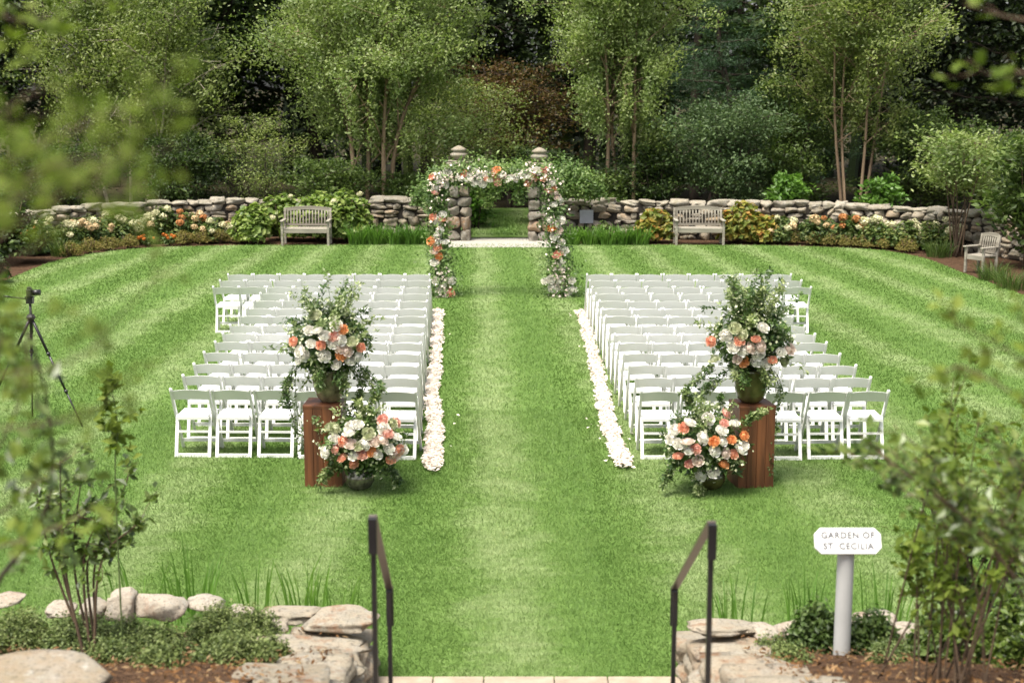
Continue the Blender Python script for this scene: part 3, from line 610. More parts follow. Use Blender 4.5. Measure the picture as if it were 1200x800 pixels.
for i, (px, py) in enumerate(edge_px):
    bush('heather_clump', 'low yellowish-brown edging clump '+wh[i]+' in the bed', 'edging plant', P(px, py-.5), .3, .4, 1100, .06, L['edge'], 160+i, (), 1, 'low edging clumps along the lawn', .35)
def straps(name, label, cat, base, h, r, n, lm, seed, wd=.022, group=None, spread=.5):
    rng = np.random.default_rng(seed); root = thing(name, label, cat, base, 0, group); mb = MB()
    for i in range(n):
        a = rng.uniform(0, 2*PI); q = r*math.sqrt(rng.uniform(0, 1)); b = np.array((math.cos(a)*q, math.sin(a)*q, -.03)); hh = h*rng.uniform(.6, 1.1); lean = rng.uniform(.08, spread)*hh; az = a+rng.normal(0, .6); d = np.array((math.cos(az), math.sin(az), 0))
        sd = np.array((-d[1], d[0], 0))*wd/2; fa = rng.uniform(0, PI); sd = sd @ rotz(fa).T
        pts = [b+d*lean*t*t+np.array((0, 0, hh*(t-.18*t**3*(lean/hh)*2))) for t in (0, .3, .6, .85, 1)]; ww = (.8, 1, .8, .45, .03)
        V = []
        for p, s_ in zip(pts, ww): V += [p-sd*s_, p+sd*s_]
        mb.add(V, np.array([(2*k, 2*k+1, 2*k+3, 2*k+2) for k in range(4)]))
    mb.build('blades', lm, root); return root
for i, (px, w_) in enumerate([(420, 'just right of the lime-leaved bushes'), (441, 'second right of the lime-leaved bushes'), (462, 'third right of the lime-leaved bushes'), (483, 'beside the left leg of the arch'), (503, 'behind the left leg of the arch')]):
    straps('daylily_clump', 'bright green strap-leaved clump '+w_, 'strap-leaf plant', P(px, 286), .62, .24, 130, L['strap'], 200+i, .035, 'strap-leaved clumps beside the gateway', .75)
for i, (px, w_) in enumerate([(672, 'behind the right leg of the arch'), (692, 'in front of the grey plaque'), (712, 'right of the grey plaque'), (731, 'second from the right bench'), (750, 'nearest the right bench')]):
    straps('daylily_clump', 'bright green strap-leaved clump '+w_, 'strap-leaf plant', P(px, 286.3), .58, .24, 120, L['strap'], 210+i, .035, 'strap-leaved clumps beside the gateway', .75)
for i, (px, py, w_) in enumerate([(1100, 300, 'left of the armchair'), (1163, 328, 'in front of the armchair by the lawn edge'), (1185, 338, 'right of the armchair, nearest'), (75, 299, 'at the left end of the bed')]):
    straps('grass_tuft', 'dark green fine grassy tuft '+w_, 'grass tuft', P(px, py), .5, .3, 200, L['shrub'], 220+i, .014, 'grassy tufts at the ends of the bed', .8)
# bare-stemmed shrub and the glossy shrubs at the right, dark shrub at the left edge
def stemmy(name, label, base, h, rad, n, leaf, lm, bm, seed, stems=8, crown0=.42, **k):
    rng = np.random.default_rng(seed); trn = tuple((rng.normal(0, .1), rng.normal(0, .1), rng.uniform(-.8, .8)*rad, rng.uniform(-.7, .7)*rad) for i in range(stems))
    kw = dict(prof='round', limbs=stems*6, elev=.5, flat=.75, sig=.24, kink=.015); kw.update(k)
    return tree(name, label, 'shrub', base, h, rad, n, leaf, lm, bm, seed, trn, .022, crown0, **kw)
stemmy('bare_stemmed_shrub', 'tall shrub with many bare stems and olive leaves left of the armchair', G(1120, 297), 3.1, .95, 4600, .11, L['birch'], M['twig'], 230, 9, .52)
stemmy('glossy_shrub', 'green large-leaved shrub at the right edge behind the armchair', G(1206, 312), 3.1, .85, 4200, .17, L['shrub'], M['twig'], 231, 6, .1)
bush('shadowed_shrub', 'dark shrub in the shade at the left end of the wall', 'shrub', G(5, 305), 1.0, 1.9, 3600, .13, L['wood'], 232)
bush('shadowed_shrub', 'low dark leafy plant at the left edge beside the lawn', 'shrub', G(-35, 330), .8, 1.0, 2600, .12, L['wood'], 233)
bush('low_green_plant', 'small leafy green plant beside the grey plaque', 'plant', G(705, 281), .3, .62, 500, .1, L['shrub'], 234)
# vine on the gateway
rng = np.random.default_rng(90); root = thing('climbing_vine', 'leafy climbing vine trained over the stone pillars behind the flower arch', 'vine', P(585, 283)+np.array((0, .35, 0)))
mb = MB(); wood = MB(); ox, oy = root.location[0], root.location[1]
vp = [Q(a, b, oy)-np.array((ox, oy, 0)) for a, b in [(490, 234), (508, 222), (530, 208), (560, 203), (590, 205), (620, 203), (648, 205), (664, 208), (682, 216), (700, 224)]]
cv = bez(vp, 60); wood.tube(cv, .018, 5); wood.build('stem', M['twig'], root, True)
n = 11000; k = rng.integers(0, 60, n); sg = np.interp(k, [0, 8, 14, 30, 46, 52, 59], [.1, .22, .22, .19, .22, .22, .1]); p = cv[k]+rng.normal(size=(n, 3))*sg[:, None]*np.array((1.1, .9, 1.))
V, F = leaves(p, rng.normal(size=(n, 3))*.5+np.array((0, -.3, .6)), .085, .6, rng); mb.add(V, F)
for px in (566, 572, 580, 608):
    c0 = Q(px, 210, oy)-np.array((ox, oy, 0)); m = 260; t = rng.uniform(0, 1, m); p = c0+np.stack([rng.normal(0, .1, m), rng.normal(0, .1, m), -t*rng.uniform(.45, .75)], 1); V, F = leaves(p, rng.normal(size=(m, 3))*.5+np.array((0, -.5, .4)), .09, .6, rng); mb.add(V, F)
mb.build('foliage', L['vine'], root)

# ------------------------------------------------------------------ seats in the borders
def bench(name, label, cat, base, rz, wd, group=None, slats=14):
    root = thing(name, label, cat, base, rz, group); m = M['teak']; dp = .5
    for sx in (-1, 1):
        q = MB(); q.beam((sx*(wd/2-.03), .0, 0), (sx*(wd/2-.03), 0, .62), .06, .06); q.build('leg', m, root, bevel=.005)
        q = MB(); q.beam((sx*(wd/2-.03), dp, 0), (sx*(wd/2-.03), dp, .45), .06, .06); q.beam((sx*(wd/2-.03), dp, .45), (sx*(wd/2-.03), dp+.1, .93), .06, .058); q.build('leg', m, root, bevel=.005)
        q = MB(); q.box((sx*(wd/2-.03), .22, .64), (.085, .62, .035)); q.build('armrest', m, root, bevel=.008)
    q = MB()
    for i in range(6): q.box((0, .03+i*.085, .43), (wd-.02, .072, .028))
    q.box((0, .012, .37), (wd-.13, .03, .09)); q.box((0, dp, .38), (wd-.13, .03, .07)); q.build('seat', m, root, bevel=.004)
    q = MB(); nseg = 16
    for i in range(nseg):
        x0 = -wd/2+.06+i*(wd-.12)/nseg; x1 = x0+(wd-.12)/nseg; z = lambda x: .885+.05*math.cos(x/(wd/2)*PI/2); q.beam((x0, dp+.095, z(x0)), (x1, dp+.095, z(x1)), .035, .09)
    q.beam((-wd/2+.06, dp+.02, .5), (wd/2-.06, dp+.02, .5), .03, .06)
    for i in range(slats):
        x = -wd/2+.1+i*(wd-.2)/(slats-1); q.beam((x, dp+.02, .5), (x, dp+.09, .87), .034, .018)
    q.build('backrest', m, root)
    return root
bL = P(358, 288); bR = P(820, 287.5)
bench('garden_bench', 'weathered slatted wooden bench before the lime green bushes on the left', 'bench', bL, 0, 1.25, 'weathered garden benches')
bench('garden_bench', 'weathered slatted wooden bench before the yellowing bushes on the right', 'bench', bR, 0, 1.28, 'weathered garden benches')
ac_ = bench('garden_armchair', 'weathered wooden armchair at the right edge of the lawn, turned towards the aisle', 'armchair', P(1141, 320), R(-58), .62, None, 7); ac_.scale = (.86, .86, .9)
# grey plaque by the wall
root = thing('grey_plaque', 'small blank grey plaque on a stake among strap leaves by the right wall', 'plaque', P(687, 279)); q = MB(); q.box((0, 0, .58), (.37, .05, .36)); q.build('panel', M['slate'], root, bevel=.01); q = MB(); q.box((0, .045, .3), (.05, .035, .6)); q.build('stake', M['black'], root)

# ------------------------------------------------------------------ folding chairs
def chair_mesh():
    out = []; m = M['chair']
    def pc(name, q, mt=m, bev=.004, smooth=False):
        me = q.mesh(name, mt, smooth); out.append((name, me, bev))
    for sx in (-1, 1):
        q = MB(); a = (sx*.212, -.235, .79); b = (sx*.212, .235, 0); q.beam(a, b, .026, .042, (0, 1, 0)); 
        q.lathe([(0, 0), (.018, 0), (.02, .012), (.012, .024), (0, .028)], (sx*.212, -.238, .785), 8); pc('frame_post', q)
        q = MB(); q.beam((sx*.188, -.055, .475), (sx*.188, -.2, .0), .036, .03, (0, 1, 0)); pc('leg', q)
    q = MB(); q.box((0, .035, .44), (.372, .38, .028)); pc('seat', q, m, .006)
    q = MB(); q.box((0, .035, .463), (.352, .355, .022)); pc('seat_pad', q, M['chair_pad'], .009)
    # curved back panel with arched top and bottom
    q = MB(); nx = 12; V = []
    for i in range(nx+1):
        x = -.2+.4*i/nx; ar = math.cos(x/.2*PI/2); yb = -.228+.0*x-.018*ar
        for (dy, zz) in ((-.008, 0), (.008, 0), (.008, 1), (-.008, 1)):
            z = (.655+.012*ar) if zz == 0 else (.772+.022*ar); y = yb+dy+(.79-z)*.585; V.append((x, y, z))
    F = []
    for i in range(nx):
        for j in range(4): F.append((i*4+j, i*4+(j+1) % 4, (i+1)*4+(j+1) % 4, (i+1)*4+j))
    F += [(0, 3, 2, 1), (nx*4, nx*4+1, nx*4+2, nx*4+3)]; q.add(V, np.array([f[::-1] for f in F])); pc('backrest', q, m, .003)
    q = MB(); q.box((0, -.193, .022), (.342, .022, .04)); pc('stretcher', q)
    q = MB(); q.box((0, .17, .11), (.40, .02, .034)); pc('stretcher', q)
    q = MB(); q.box((0, -.12, .28), (.342, .016, .024)); pc('stretcher', q)
    return out
CH = chair_mesh()
proto = thing('folding_chair', None, 'chair')
for nm, me, bev in CH:
    o = link(nm, me, proto)
KIDS[proto.name] = list(proto.children); PROTO_KIDS = list(proto.children)
right_top = [321.7, 328.8, 336.7, 344.2, 352.8, 361.8, 370.8, 381.7, 391.8, 401.8, 414.3, 428.3, 442.5, 458.7]
rowY = [P(700, y, .79)[1] for y in right_top]
ORD = ['first', 'second', 'third', 'fourth', 'fifth', 'sixth', 'seventh', 'eighth', 'ninth', 'tenth', 'eleventh', 'twelfth', 'thirteenth', 'fourteenth']
rnd = random.Random(12); first = True
for side in (-1, 1):
    for r_ in range(14):
        Yt = rowY[r_]; f = (rowY[0]-Yt)/(rowY[0]-rowY[13])
        nC = 8 if r_ < 3 else 6
        if side > 0: xin = 1.325+.11*f; sp = .464+.004*f; tilt = 0.
        else: xin = -1.455+.395*f; sp = .457+.012*f; tilt = .05*f
        for c in range(nC):
            x = xin+side*(.225+c*sp)+rnd.gauss(0, .007); y = Yt+.235+rnd.gauss(0, .014)+(.12 if side < 0 else 0)*f*(c/6.)
            rz = (R(1.0) if side > 0 else R(2.0))*0+rnd.gauss(0, .022)+(-.03*f if side < 0 else 0.)
            if first: o = proto; first = False
            else:
                o = proto.copy(); COL.objects.link(o)
                for ch in PROTO_KIDS: k = ch.copy(); COL.objects.link(k); k.parent = o
            o.location = (x, y, .0); o.rotation_euler = (0, 0, rz)
            row = 'front row by the arch' if r_ == 0 else ('back row by the flower pedestal' if r_ == 13 else ORD[r_]+' row from the arch')
            seat = 'on the aisle' if c == 0 else ('at the outer end' if c == nC-1 else ORD[c]+' from the aisle')
            tag(o, 'white folding chair, %s block, %s, %s' % ('left' if side < 0 else 'right', row, seat), 'chair', 'white folding chairs, '+('left block' if side < 0 else 'right block'))

# ------------------------------------------------------------------ petals along the aisle
def petals(label, pts, seed):
    rng = np.random.default_rng(seed); path = bez([P(a, b) for a, b in pts], 120); n = 7000; k = rng.uniform(0, 118.9, n); i = k.astype(int); f = (k-i)[:, None]; p = path[i]*(1-f)+path[i+1]*f
    wv = .092+.012*np.sin(k*.63+seed)+.012*np.sin(k*.29+1)+.008*np.sin(k*1.7); off = rng.normal(0, 1, n)*.5; far = rng.random(n) < .008; off = np.where(far, rng.normal(0, 1.3, n), np.clip(off, -1.05, 1.05)); p = p.copy(); p[:, 0] += off*wv; p[:, 1] += rng.normal(0, .06, n)
    p[:, 2] = .035+rng.uniform(0, .035, n)*np.maximum(.2, 1-np.abs(off))
    V, F = leaves(p, rng.normal(size=(n, 3))*.32+np.array((0, 0, 1)), .048, .85, rng, fold=.35); mb = MB(); mb.add(V, F)
    return tag(mb.build('petal_trail', PT['aisle']), label, 'petals', 'petal trails edging the aisle', 'stuff')
petals('trail of white and blush petals along the left side of the aisle', [(513, 365), (512, 395), (510, 430), (506, 465), (510, 500), (508, 525), (507, 552)], 301)
petals('trail of white and blush petals along the right side of the aisle', [(681, 366), (688, 390), (697, 425), (705, 460), (711, 490), (720, 520), (732, 549)], 302)

# ------------------------------------------------------------------ flowers
def rose_mesh(name, col, seed):
    rng = np.random.default_rng(seed); mb = MB()
    for ring, (cnt, r0, cl, h) in enumerate(((3, .3, .55, .62), (4, .52, .7, .6), (5, .74, .84, .5), (6, .92, .98, .34), (6, 1.04, 1.16, .08))):
        for i in range(cnt):
            a0 = 2*PI*i/cnt+ring*.7+rng.normal(0, .1); wd = 2*PI/cnt*.68; V = []
            for t, pr in ((0, .3), (.33, .8), (.7, 1.), (1, cl)):
                for s_ in (-1, -.33, .33, 1):
                    a = a0+s_*wd*(.6+.4*math.sin(PI*min(1, t+.3))); rr_ = r0*pr*(1+.05*rng.normal()); z = -.6+(h+.6)*t-abs(s_)*.08*t
                    V.append((math.cos(a)*rr_, math.sin(a)*rr_, z))
            mb.add(np.array(V), np.array([(t*4+j, t*4+j+1, t*4+j+5, t*4+j+4) for t in range(3) for j in range(3)]))
    return mb.mesh(name, PT[col], True)
ROSE = {c: [rose_mesh('rose', c, 400+i*7+j) for j in range(2)] for i, c in enumerate(('white', 'coral', 'pink', 'orange', 'blush', 'green'))}
def rose(root, p, col, r, rng, face=(0, -.75, .65)):
    o = link('rose', ROSE[col][rng.integers(0, 2)], root); o.location = tuple(np.asarray(p, float)); d = Vector(np.asarray(face)+rng.normal(0, .3, 3)); q = d.to_track_quat('Z', 'Y'); o.rotation_mode = 'QUATERNION'; o.rotation_quaternion = q
    s_ = r*rng.uniform(.88, 1.15); o.scale = (s_, s_, s_*.9); return o
def sprig(stm, lv, pts, n_leaf, leaf, rng, asp=.42, side=.055, r=.004):
    cv = bez(pts, 10); stm.tube(cv, np.linspace(r, r*.4, 10), 3); t = rng.uniform(.15, 1.02, n_leaf)*8.99; i = np.minimum(t.astype(int), 8); f = (t-i)[:, None]; p = cv[i]*(1-f)+cv[i+1]*f; d = nrm(cv[i+1]-cv[i]); sd = nrm(rng.normal(size=(n_leaf, 3))); ax = nrm(d*.7+sd); p = p+ax*leaf*.5+sd*side*.2
    V, F = leaves(p, rng.normal(size=(n_leaf, 3))*.5+np.array((0, -.25, .7)), leaf, asp, rng, ax*2); lv.add(V, F)

def arrangement(label, cx, cy_px, depthY, unit, foliage_dirs, roses, seed, group, trails=(), radius=.36, squash=1., fill=900, zc=None, rsize=.05):
    """flowers given as (px, py, colour) over a dome of greenery at depthY"""
    rng = np.random.default_rng(seed); c = Q(cx, cy_px, depthY); root = thing('flower_arrangement', label, 'flower arrangement', c, 0, group)
    stm = MB(); lv = MB(); lv2 = MB(); bl = MB()
    for (dx, dz, ln, k) in foliage_dirs:          # sprays: direction in the picture plane, length, number of sprigs
        for j in range(k):
            d = np.array((dx+rng.normal(0, .2), rng.normal(0, .45), dz+rng.normal(0, .15))); d /= np.linalg.norm(d); l = ln*rng.uniform(.65, 1.08); b = rng.normal(0, .06, 3); mid = b+d*l*.5+rng.normal(0, .03, 3)+np.array((0, 0, .05*l)); tip = b+d*l+rng.normal(0, .05, 3)-np.array((0, 0, .07*l*(1-dz)))
            sprig(stm, lv if rng.random() < .62 else lv2, [b, mid, tip], int(34+60*l), .058, rng)
            if rng.random() < .5:
                m = 10; t = rng.uniform(.55, 1, m)[:, None]; p = b*(1-t)+tip*t+rng.normal(0, .035, (m, 3)); V, F = leaves(p, rng.normal(size=(m, 3))+np.array((0, -.4, .5)), .03, .9, rng); bl.add(V, F)
    for tr_ in trails:                              # trailing vines given by places in the photograph
        pts = [Q(a, b, depthY+dy)-c for a, b, dy in tr_]
        for j in range(4):
            jj = rng.normal(0, .04, 3); sprig(stm, lv2 if j % 2 else lv, [q+jj*(.3+.7*i/len(pts))+rng.normal(0, .02, 3) for i, q in enumerate(pts)], 60, .05, rng)
    u = nrm(rng.normal(size=(fill, 3))); p = u*np.array((radius, radius*.8, radius*squash))*rng.uniform(.55, .98, fill)[:, None]; V, F = leaves(p, u*.7+rng.normal(size=(fill, 3))*.4+np.array((0, 0, .4)), .075, .5, rng); lv2.add(V, F)
    m = 150; u = nrm(rng.normal(size=(m, 3))-np.array((0, .5, 0))); p = u*np.array((radius, radius*.8, radius*squash))*rng.uniform(.9, 1.15, m)[:, None]; V, F = leaves(p, u+rng.normal(size=(m, 3))*.4, .035, .9, rng); bl.add(V, F)
    stm.build('stems', M['stem'], root); lv.build('sprigs', L['olive'], root); lv2.build('foliage', L['dark_sprig'], root); bl.build('filler_blossoms', PT['green'], root)
    for (px, py, col) in roses:
        q0 = Q(px, py, depthY)-c; e = 1-(q0[0]/(radius*1.12))**2-(q0[2]/(radius*squash*1.12))**2; dy = -math.sqrt(max(.02, e))*radius*.85
        q = Q(px, py, depthY+dy)-c; rose(root, q, col, rsize*(1.1 if col in ('white', 'blush', 'green') else 1.), rng, (q[0]*1.2, -.8, .45+q[2]*.8))
    return root
Wh, Co, Pi, Or, Bl, Gr = 'white', 'coral', 'pink', 'orange', 'blush', 'green'
def mp(ls, ox, oy, k): return [(ox+u/k, oy+v/k, c) for u, v, c in ls]
A_ros = mp([(262, 335, Wh), (310, 335, Wh), (420, 305, Wh), (355, 365, Wh), (272, 412, Wh), (445, 390, Wh), (400, 415, Wh), (350, 485, Wh), (440, 440, Bl), (488, 457, Bl), (512, 400, Gr), (498, 510, Wh), (548, 492, Wh), (420, 535, Wh), (205, 455, Wh), (200, 510, Wh), (460, 330, Or), (405, 370, Pi), (330, 420, Co), (168, 400, Co), (565, 435, Co), (450, 480, Or), (295, 245, Gr), (232, 480, Wh)], 310, 320, 5)
B_ros = mp([(272, 375, Gr), (225, 415, Wh), (422, 372, Wh), (265, 472, Wh), (355, 478, Bl), (315, 490, Wh), (408, 472, Bl), (395, 510, Wh), (285, 535, Bl), (425, 560, Wh), (385, 550, Wh), (515, 500, Wh), (560, 485, Bl), (530, 545, Gr), (165, 535, Gr), (147, 445, Co), (297, 440, Co), (382, 432, Co), (318, 550, Or), (468, 540, Co), (308, 408, Gr)], 800, 300, 4.444)
FA_ros = mp([(375, 320, Wh), (420, 305, Wh), (370, 355, Wh), (275, 395, Wh), (218, 475, Wh), (375, 425, Bl), (400, 495, Wh), (530, 410, Bl), (580, 400, Bl), (465, 430, Wh), (620, 455, Wh), (655, 495, Bl), (665, 380, Wh), (585, 330, Wh), (490, 360, Gr), (245, 320, Gr), (280, 330, Gr), (700, 465, Wh), (545, 490, Wh), (640, 300, Gr), (330, 412, Co), (280, 452, Pi), (325, 512, Co), (400, 550, Co), (450, 490, Pi), (510, 475, Or), (612, 358, Pi), (578, 275, Pi), (665, 290, Pi), (682, 465, Co), (630, 525, Co), (425, 440, Gr)], 340, 440, 5.333)
FB_ros = mp([(375, 268, Wh), (260, 290, Wh), (160, 340, Wh), (140, 395, Wh), (190, 425, Wh), (245, 410, Bl), (340, 390, Wh), (465, 410, Wh), (415, 470, Wh), (460, 340, Wh), (580, 460, Wh), (595, 440, Wh), (485, 485, Bl), (310, 530, Bl), (405, 600, Wh), (325, 620, Wh), (255, 465, Wh), (540, 295, Wh), (487, 235, Pi), (475, 295, Pi), (220, 325, Co), (520, 400, Or), (410, 410, Or), (295, 458, Pi), (185, 500, Co), (255, 550, Pi), (470, 550, Or), (533, 490, Co), (600, 375, Or)], 760, 440, 5.333)
GRP = 'flower arrangements at the aisle entrance'
pA = P(380, 571); pB = P(880, 572)
YA, YB = pA[1]+.2, pB[1]+.2
fan_up = [(-.35, -1, .34, 5), (.45, -1, .36, 5), (0, 1, .62, 14), (-.45, .9, .6, 9), (.5, .85, .62, 10), (-.9, .45, .5, 7), (.95, .4, .5, 7), (-1, -.1, .42, 5), (1, -.1, .42, 6), (-.6, -.6, .4, 4), (.7, -.6, .4, 5)]
def shift(d, f): return [(a, b, l*f, k) for a, b, l, k in d]
arrangement('tall bouquet of ivory and coral roses with wispy greenery on the left pedestal', 386, 404, YA, 1, shift(fan_up, 1.1), A_ros, 501, GRP, [[(380, 425, -.22), (374, 440, -.27), (377, 455, -.27)], [(395, 425, -.22), (400, 438, -.25), (403, 450, -.25)], [(345, 430, 0), (338, 460, -.05), (345, 495, -.05), (352, 535, 0)], [(352, 425, -.05), (335, 450, -.1), (330, 475, -.1)], [(420, 425, -.1), (432, 445, -.12), (440, 462, -.12)], [(415, 430, 0), (425, 455, -.1), (415, 480, -.15)]], .44, .78, 1500)
arrangement('tall bouquet of ivory and coral roses with upright greenery on the right pedestal', 880, 398, YB, 1, shift([(-.25, 1, .72, 8), (.15, 1, .78, 9)]+fan_up[1:], 1.05), B_ros, 502, GRP, [[(872, 425, -.22), (867, 438, -.27), (868, 450, -.27)], [(890, 425, -.22), (895, 436, -.25), (897, 446, -.25)], [(850, 440, -.1), (830, 452, -.12), (815, 470, -.1)], [(905, 435, -.05), (915, 460, -.1), (908, 485, -.12), (905, 520, -.1), (900, 548, -.12)], [(840, 430, 0), (825, 440, -.1), (805, 462, -.1)]], .44, .78, 1500)
fl = [(-.5, -1, .3, 5), (.5, -1, .3, 5), (0, 1, .52, 12), (-.7, .7, .42, 8), (.7, .7, .42, 8), (-1, .1, .4, 7), (1, .1, .4, 7), (-.9, -.45, .36, 7), (.9, -.45, .36, 7), (.1, -.5, .3, 5)]
arrangement('low spreading bouquet of ivory and coral roses before the left pedestal', 424, 521, pA[1]-.1, 1, fl, FA_ros, 503, GRP, [[(425, 490, 0), (440, 465, 0), (452, 452, 0)], [(400, 545, -.1), (385, 552, -.15), (382, 560, -.15)], [(455, 545, -.1), (463, 556, -.15), (466, 562, -.15)]], .45, .74, 1300, rsize=.05)
arrangement('low spreading bouquet of ivory, pink and orange roses before the right pedestal', 826, 521, pB[1]-.1, 1, shift(fl, 1.03), FB_ros, 504, GRP, [[(815, 490, 0), (805, 470, 0), (802, 455, 0)], [(795, 545, -.1), (782, 555, -.15), (780, 565, -.15)], [(812, 560, -.2), (816, 572, -.22), (818, 577, -.22)], [(870, 500, -.15), (885, 488, -.25), (896, 482, -.3)]], .45, .8, 1300, rsize=.05)
# pedestals and vases
def pedestal(label, base, rz, h, wd, dp):
    root = thing('wooden_pedestal', label, 'pedestal', base, rz, 'wooden flower pedestals'); q = MB(); n = 4
    for i in range(n): q.box((-wd/2+wd/n*(i+.5), 0, h/2-.016), (wd/n-.003, dp, h-.036))
    q.build('body', M['wood'], root, bevel=.003); q = MB(); q.box((0, 0, h-.017), (wd+.006, dp+.006, .034)); q.build('top', M['wood'], root, bevel=.004)
    return root
hA = Q(380, 470, pA[1])[2]
pedestal('reddish-brown wooden pedestal under the left tall bouquet', pA+np.array((0, .2, 0)), R(-2), .88, .4, .38)
pedestal('reddish-brown wooden pedestal under the right tall bouquet, seen at a corner', pB+np.array((0.02, .2, 0)), R(9), .88, .39, .38)
def vase(name, label, c, prof, m, sc_=1., group=None):
    q = MB(); q.lathe([(r_*sc_, z*sc_) for r_, z in prof], (0, 0, 0), 28); return tag(q.build(name, m, None, True, loc=tuple(c)), label, 'vase', group)
urn = [(0, .0), (.085, 0), (.1, .012), (.135, .06), (.165, .13), (.18, .21), (.182, .28), (.172, .335), (.178, .35), (.168, .352), (.16, .33), (.0, .30)]
vase('flower_vase', 'mottled grey-green vase on the left pedestal', (P(386, 472, .88)[0], pA[1]+.2, .882), urn, M['vase_grey'])
vase('flower_vase', 'shiny olive-brown vase on the right pedestal', (P(880, 472, .88)[0], pB[1]+.2, .882), [(0, .0), (.08, 0), (.1, .01), (.14, .05), (.165, .13), (.172, .22), (.176, .33), (.182, .36), (.17, .362), (.162, .33), (0, .3)], M['vase_green'])
bowl = [(0, 0), (.07, 0), (.12, .03), (.155, .09), (.155, .15), (.12, .21), (.11, .24), (.125, .26), (.11, .262), (.1, .23), (0, .2)]
vase('flower_vase', 'round mottled glass vase on the grass before the left pedestal', P(420, 577)+np.array((0, .14, 0)), bowl, M['vase_merc'])
vase('flower_vase', 'round olive-grey vase half hidden by flowers before the right pedestal', P(834, 577)+np.array((0, .14, 0)), bowl, M['vase_green'])

# flower arch
ap = [(519, 349), (517, 320), (515, 285), (513, 250), (512, 222), (520, 206), (545, 203), (575, 204), (605, 206), (630, 204), (645, 212), (648, 235), (651, 265), (654, 300), (656, 325), (658, 349)]
AY = P(519, 347)[1]; base = P(588, 347); root = thing('flower_arch', 'free-standing arch covered in greenery, ivory and coral roses at the end of the aisle', 'flower arch', base)
rng = np.random.default_rng(600); cv = bez([Q(a, b, AY)-base for a, b in ap], 90); cv[0][2] = cv[-1][2] = 0
fr = MB(); fr.tube(cv, .022, 6); fr.build('frame', M['twig'], root, True)
lv = MB(); lv2 = MB(); stm = MB()
n = 9500; k = rng.uniform(0, 88.9, n); i = k.astype(int); f = (k-i)[:, None]; p = cv[i]*(1-f)+cv[i+1]*f
hh = p[:, 2]; sg = np.where(hh < .35, .2, np.where(hh < 1.0, .16, .125))
p = p+rng.normal(size=(n, 3))*sg[:, None]*np.array((.95, .9, .9)); p[:, 2] = np.abs(p[:, 2]); V, F = leaves(p, rng.normal(size=(n, 3))*.5+np.array((0, -.35, .55)), .075, .5, rng); lv.add(V, F)
for j in range(110):
    q = cv[rng.integers(0, 90)]; d = rng.normal(size=3)*np.array((1, .8, .7)); d /= np.linalg.norm(d); l = rng.uniform(.2, .42); t = q+d*l+np.array((0, 0, -.04)); t[2] = max(.03, t[2]); sprig(stm, lv2, [q, (q+t)/2+np.array((0, 0, .04)), t], 26, .06, rng, .4)
stm.build('stems', M['stem'], root); lv.build('foliage', L['arch'], root); lv2.build('sprigs', L['olive'], root)
aw = [(248, 115), (275, 160), (225, 175), (262, 315), (232, 345), (247, 397), (235, 428), (228, 458), (275, 458), (218, 565), (265, 675), (310, 660), (225, 660), (245, 712), (285, 720), (352, 125), (398, 105), (405, 130), (432, 95), (430, 150), (470, 155), (505, 135), (565, 108), (600, 135), (645, 125), (685, 107), (720, 95), (725, 115), (755, 90), (830, 150), (840, 265), (870, 245), (820, 350), (860, 370), (880, 345), (845, 430), (880, 460), (895, 505), (885, 560), (880, 592), (795, 665), (825, 655), (870, 660), (935, 660), (830, 698), (855, 698), (945, 705), (915, 720), (880, 695), (455, 120), (525, 95), (385, 135), (490, 110), (615, 125), (700, 120), (240, 140), (285, 95)]
ac = [(205, 120, Co), (222, 200, Pi), (210, 330, Co), (258, 340, Co), (200, 455, Or), (235, 485, Co), (242, 535, Or), (303, 722, Co), (368, 105, Co), (495, 125, Co), (540, 85, Or), (548, 150, Pi), (575, 115, Bl), (535, 105, Or), (705, 152, Co), (742, 115, Co), (790, 85, Pi), (790, 125, Co), (835, 180, Or), (845, 210, Bl), (830, 385, Or), (870, 515, Co), (855, 530, Pi), (868, 400, Bl), (812, 190, Pi), (215, 510, Bl), (858, 225, Bl), (545, 130, Pi)]
fb = MB(); m_ = 1100; kk = rng.integers(0, 90, m_); cl = np.sin(kk*.55)+np.sin(kk*.23+1)+1.1; keep = rng.random(m_) < np.clip(cl*.5, .08, 1); kk = kk[keep]
pp = cv[kk]+rng.normal(size=(len(kk), 3))*np.array((.1, .05, .09))+np.array((0, -.17, 0)); pp[:, 2] = np.abs(pp[:, 2]); V, F = leaves(pp, rng.normal(size=(len(kk), 3))*.5+np.array((0, -.8, .5)), .055, .9, rng); fb.add(V, F); fb.build('filler_blossoms', PT['blush'], root)
for (u, v, col) in [(a, b, Wh) for a, b in aw]+ac:
    q = Q(460+u/4.446, 180+v/4.444, AY-.16)-base; q[2] = max(q[2], .08); rose(root, q, col, .076, rng, (0, -.85, .5))

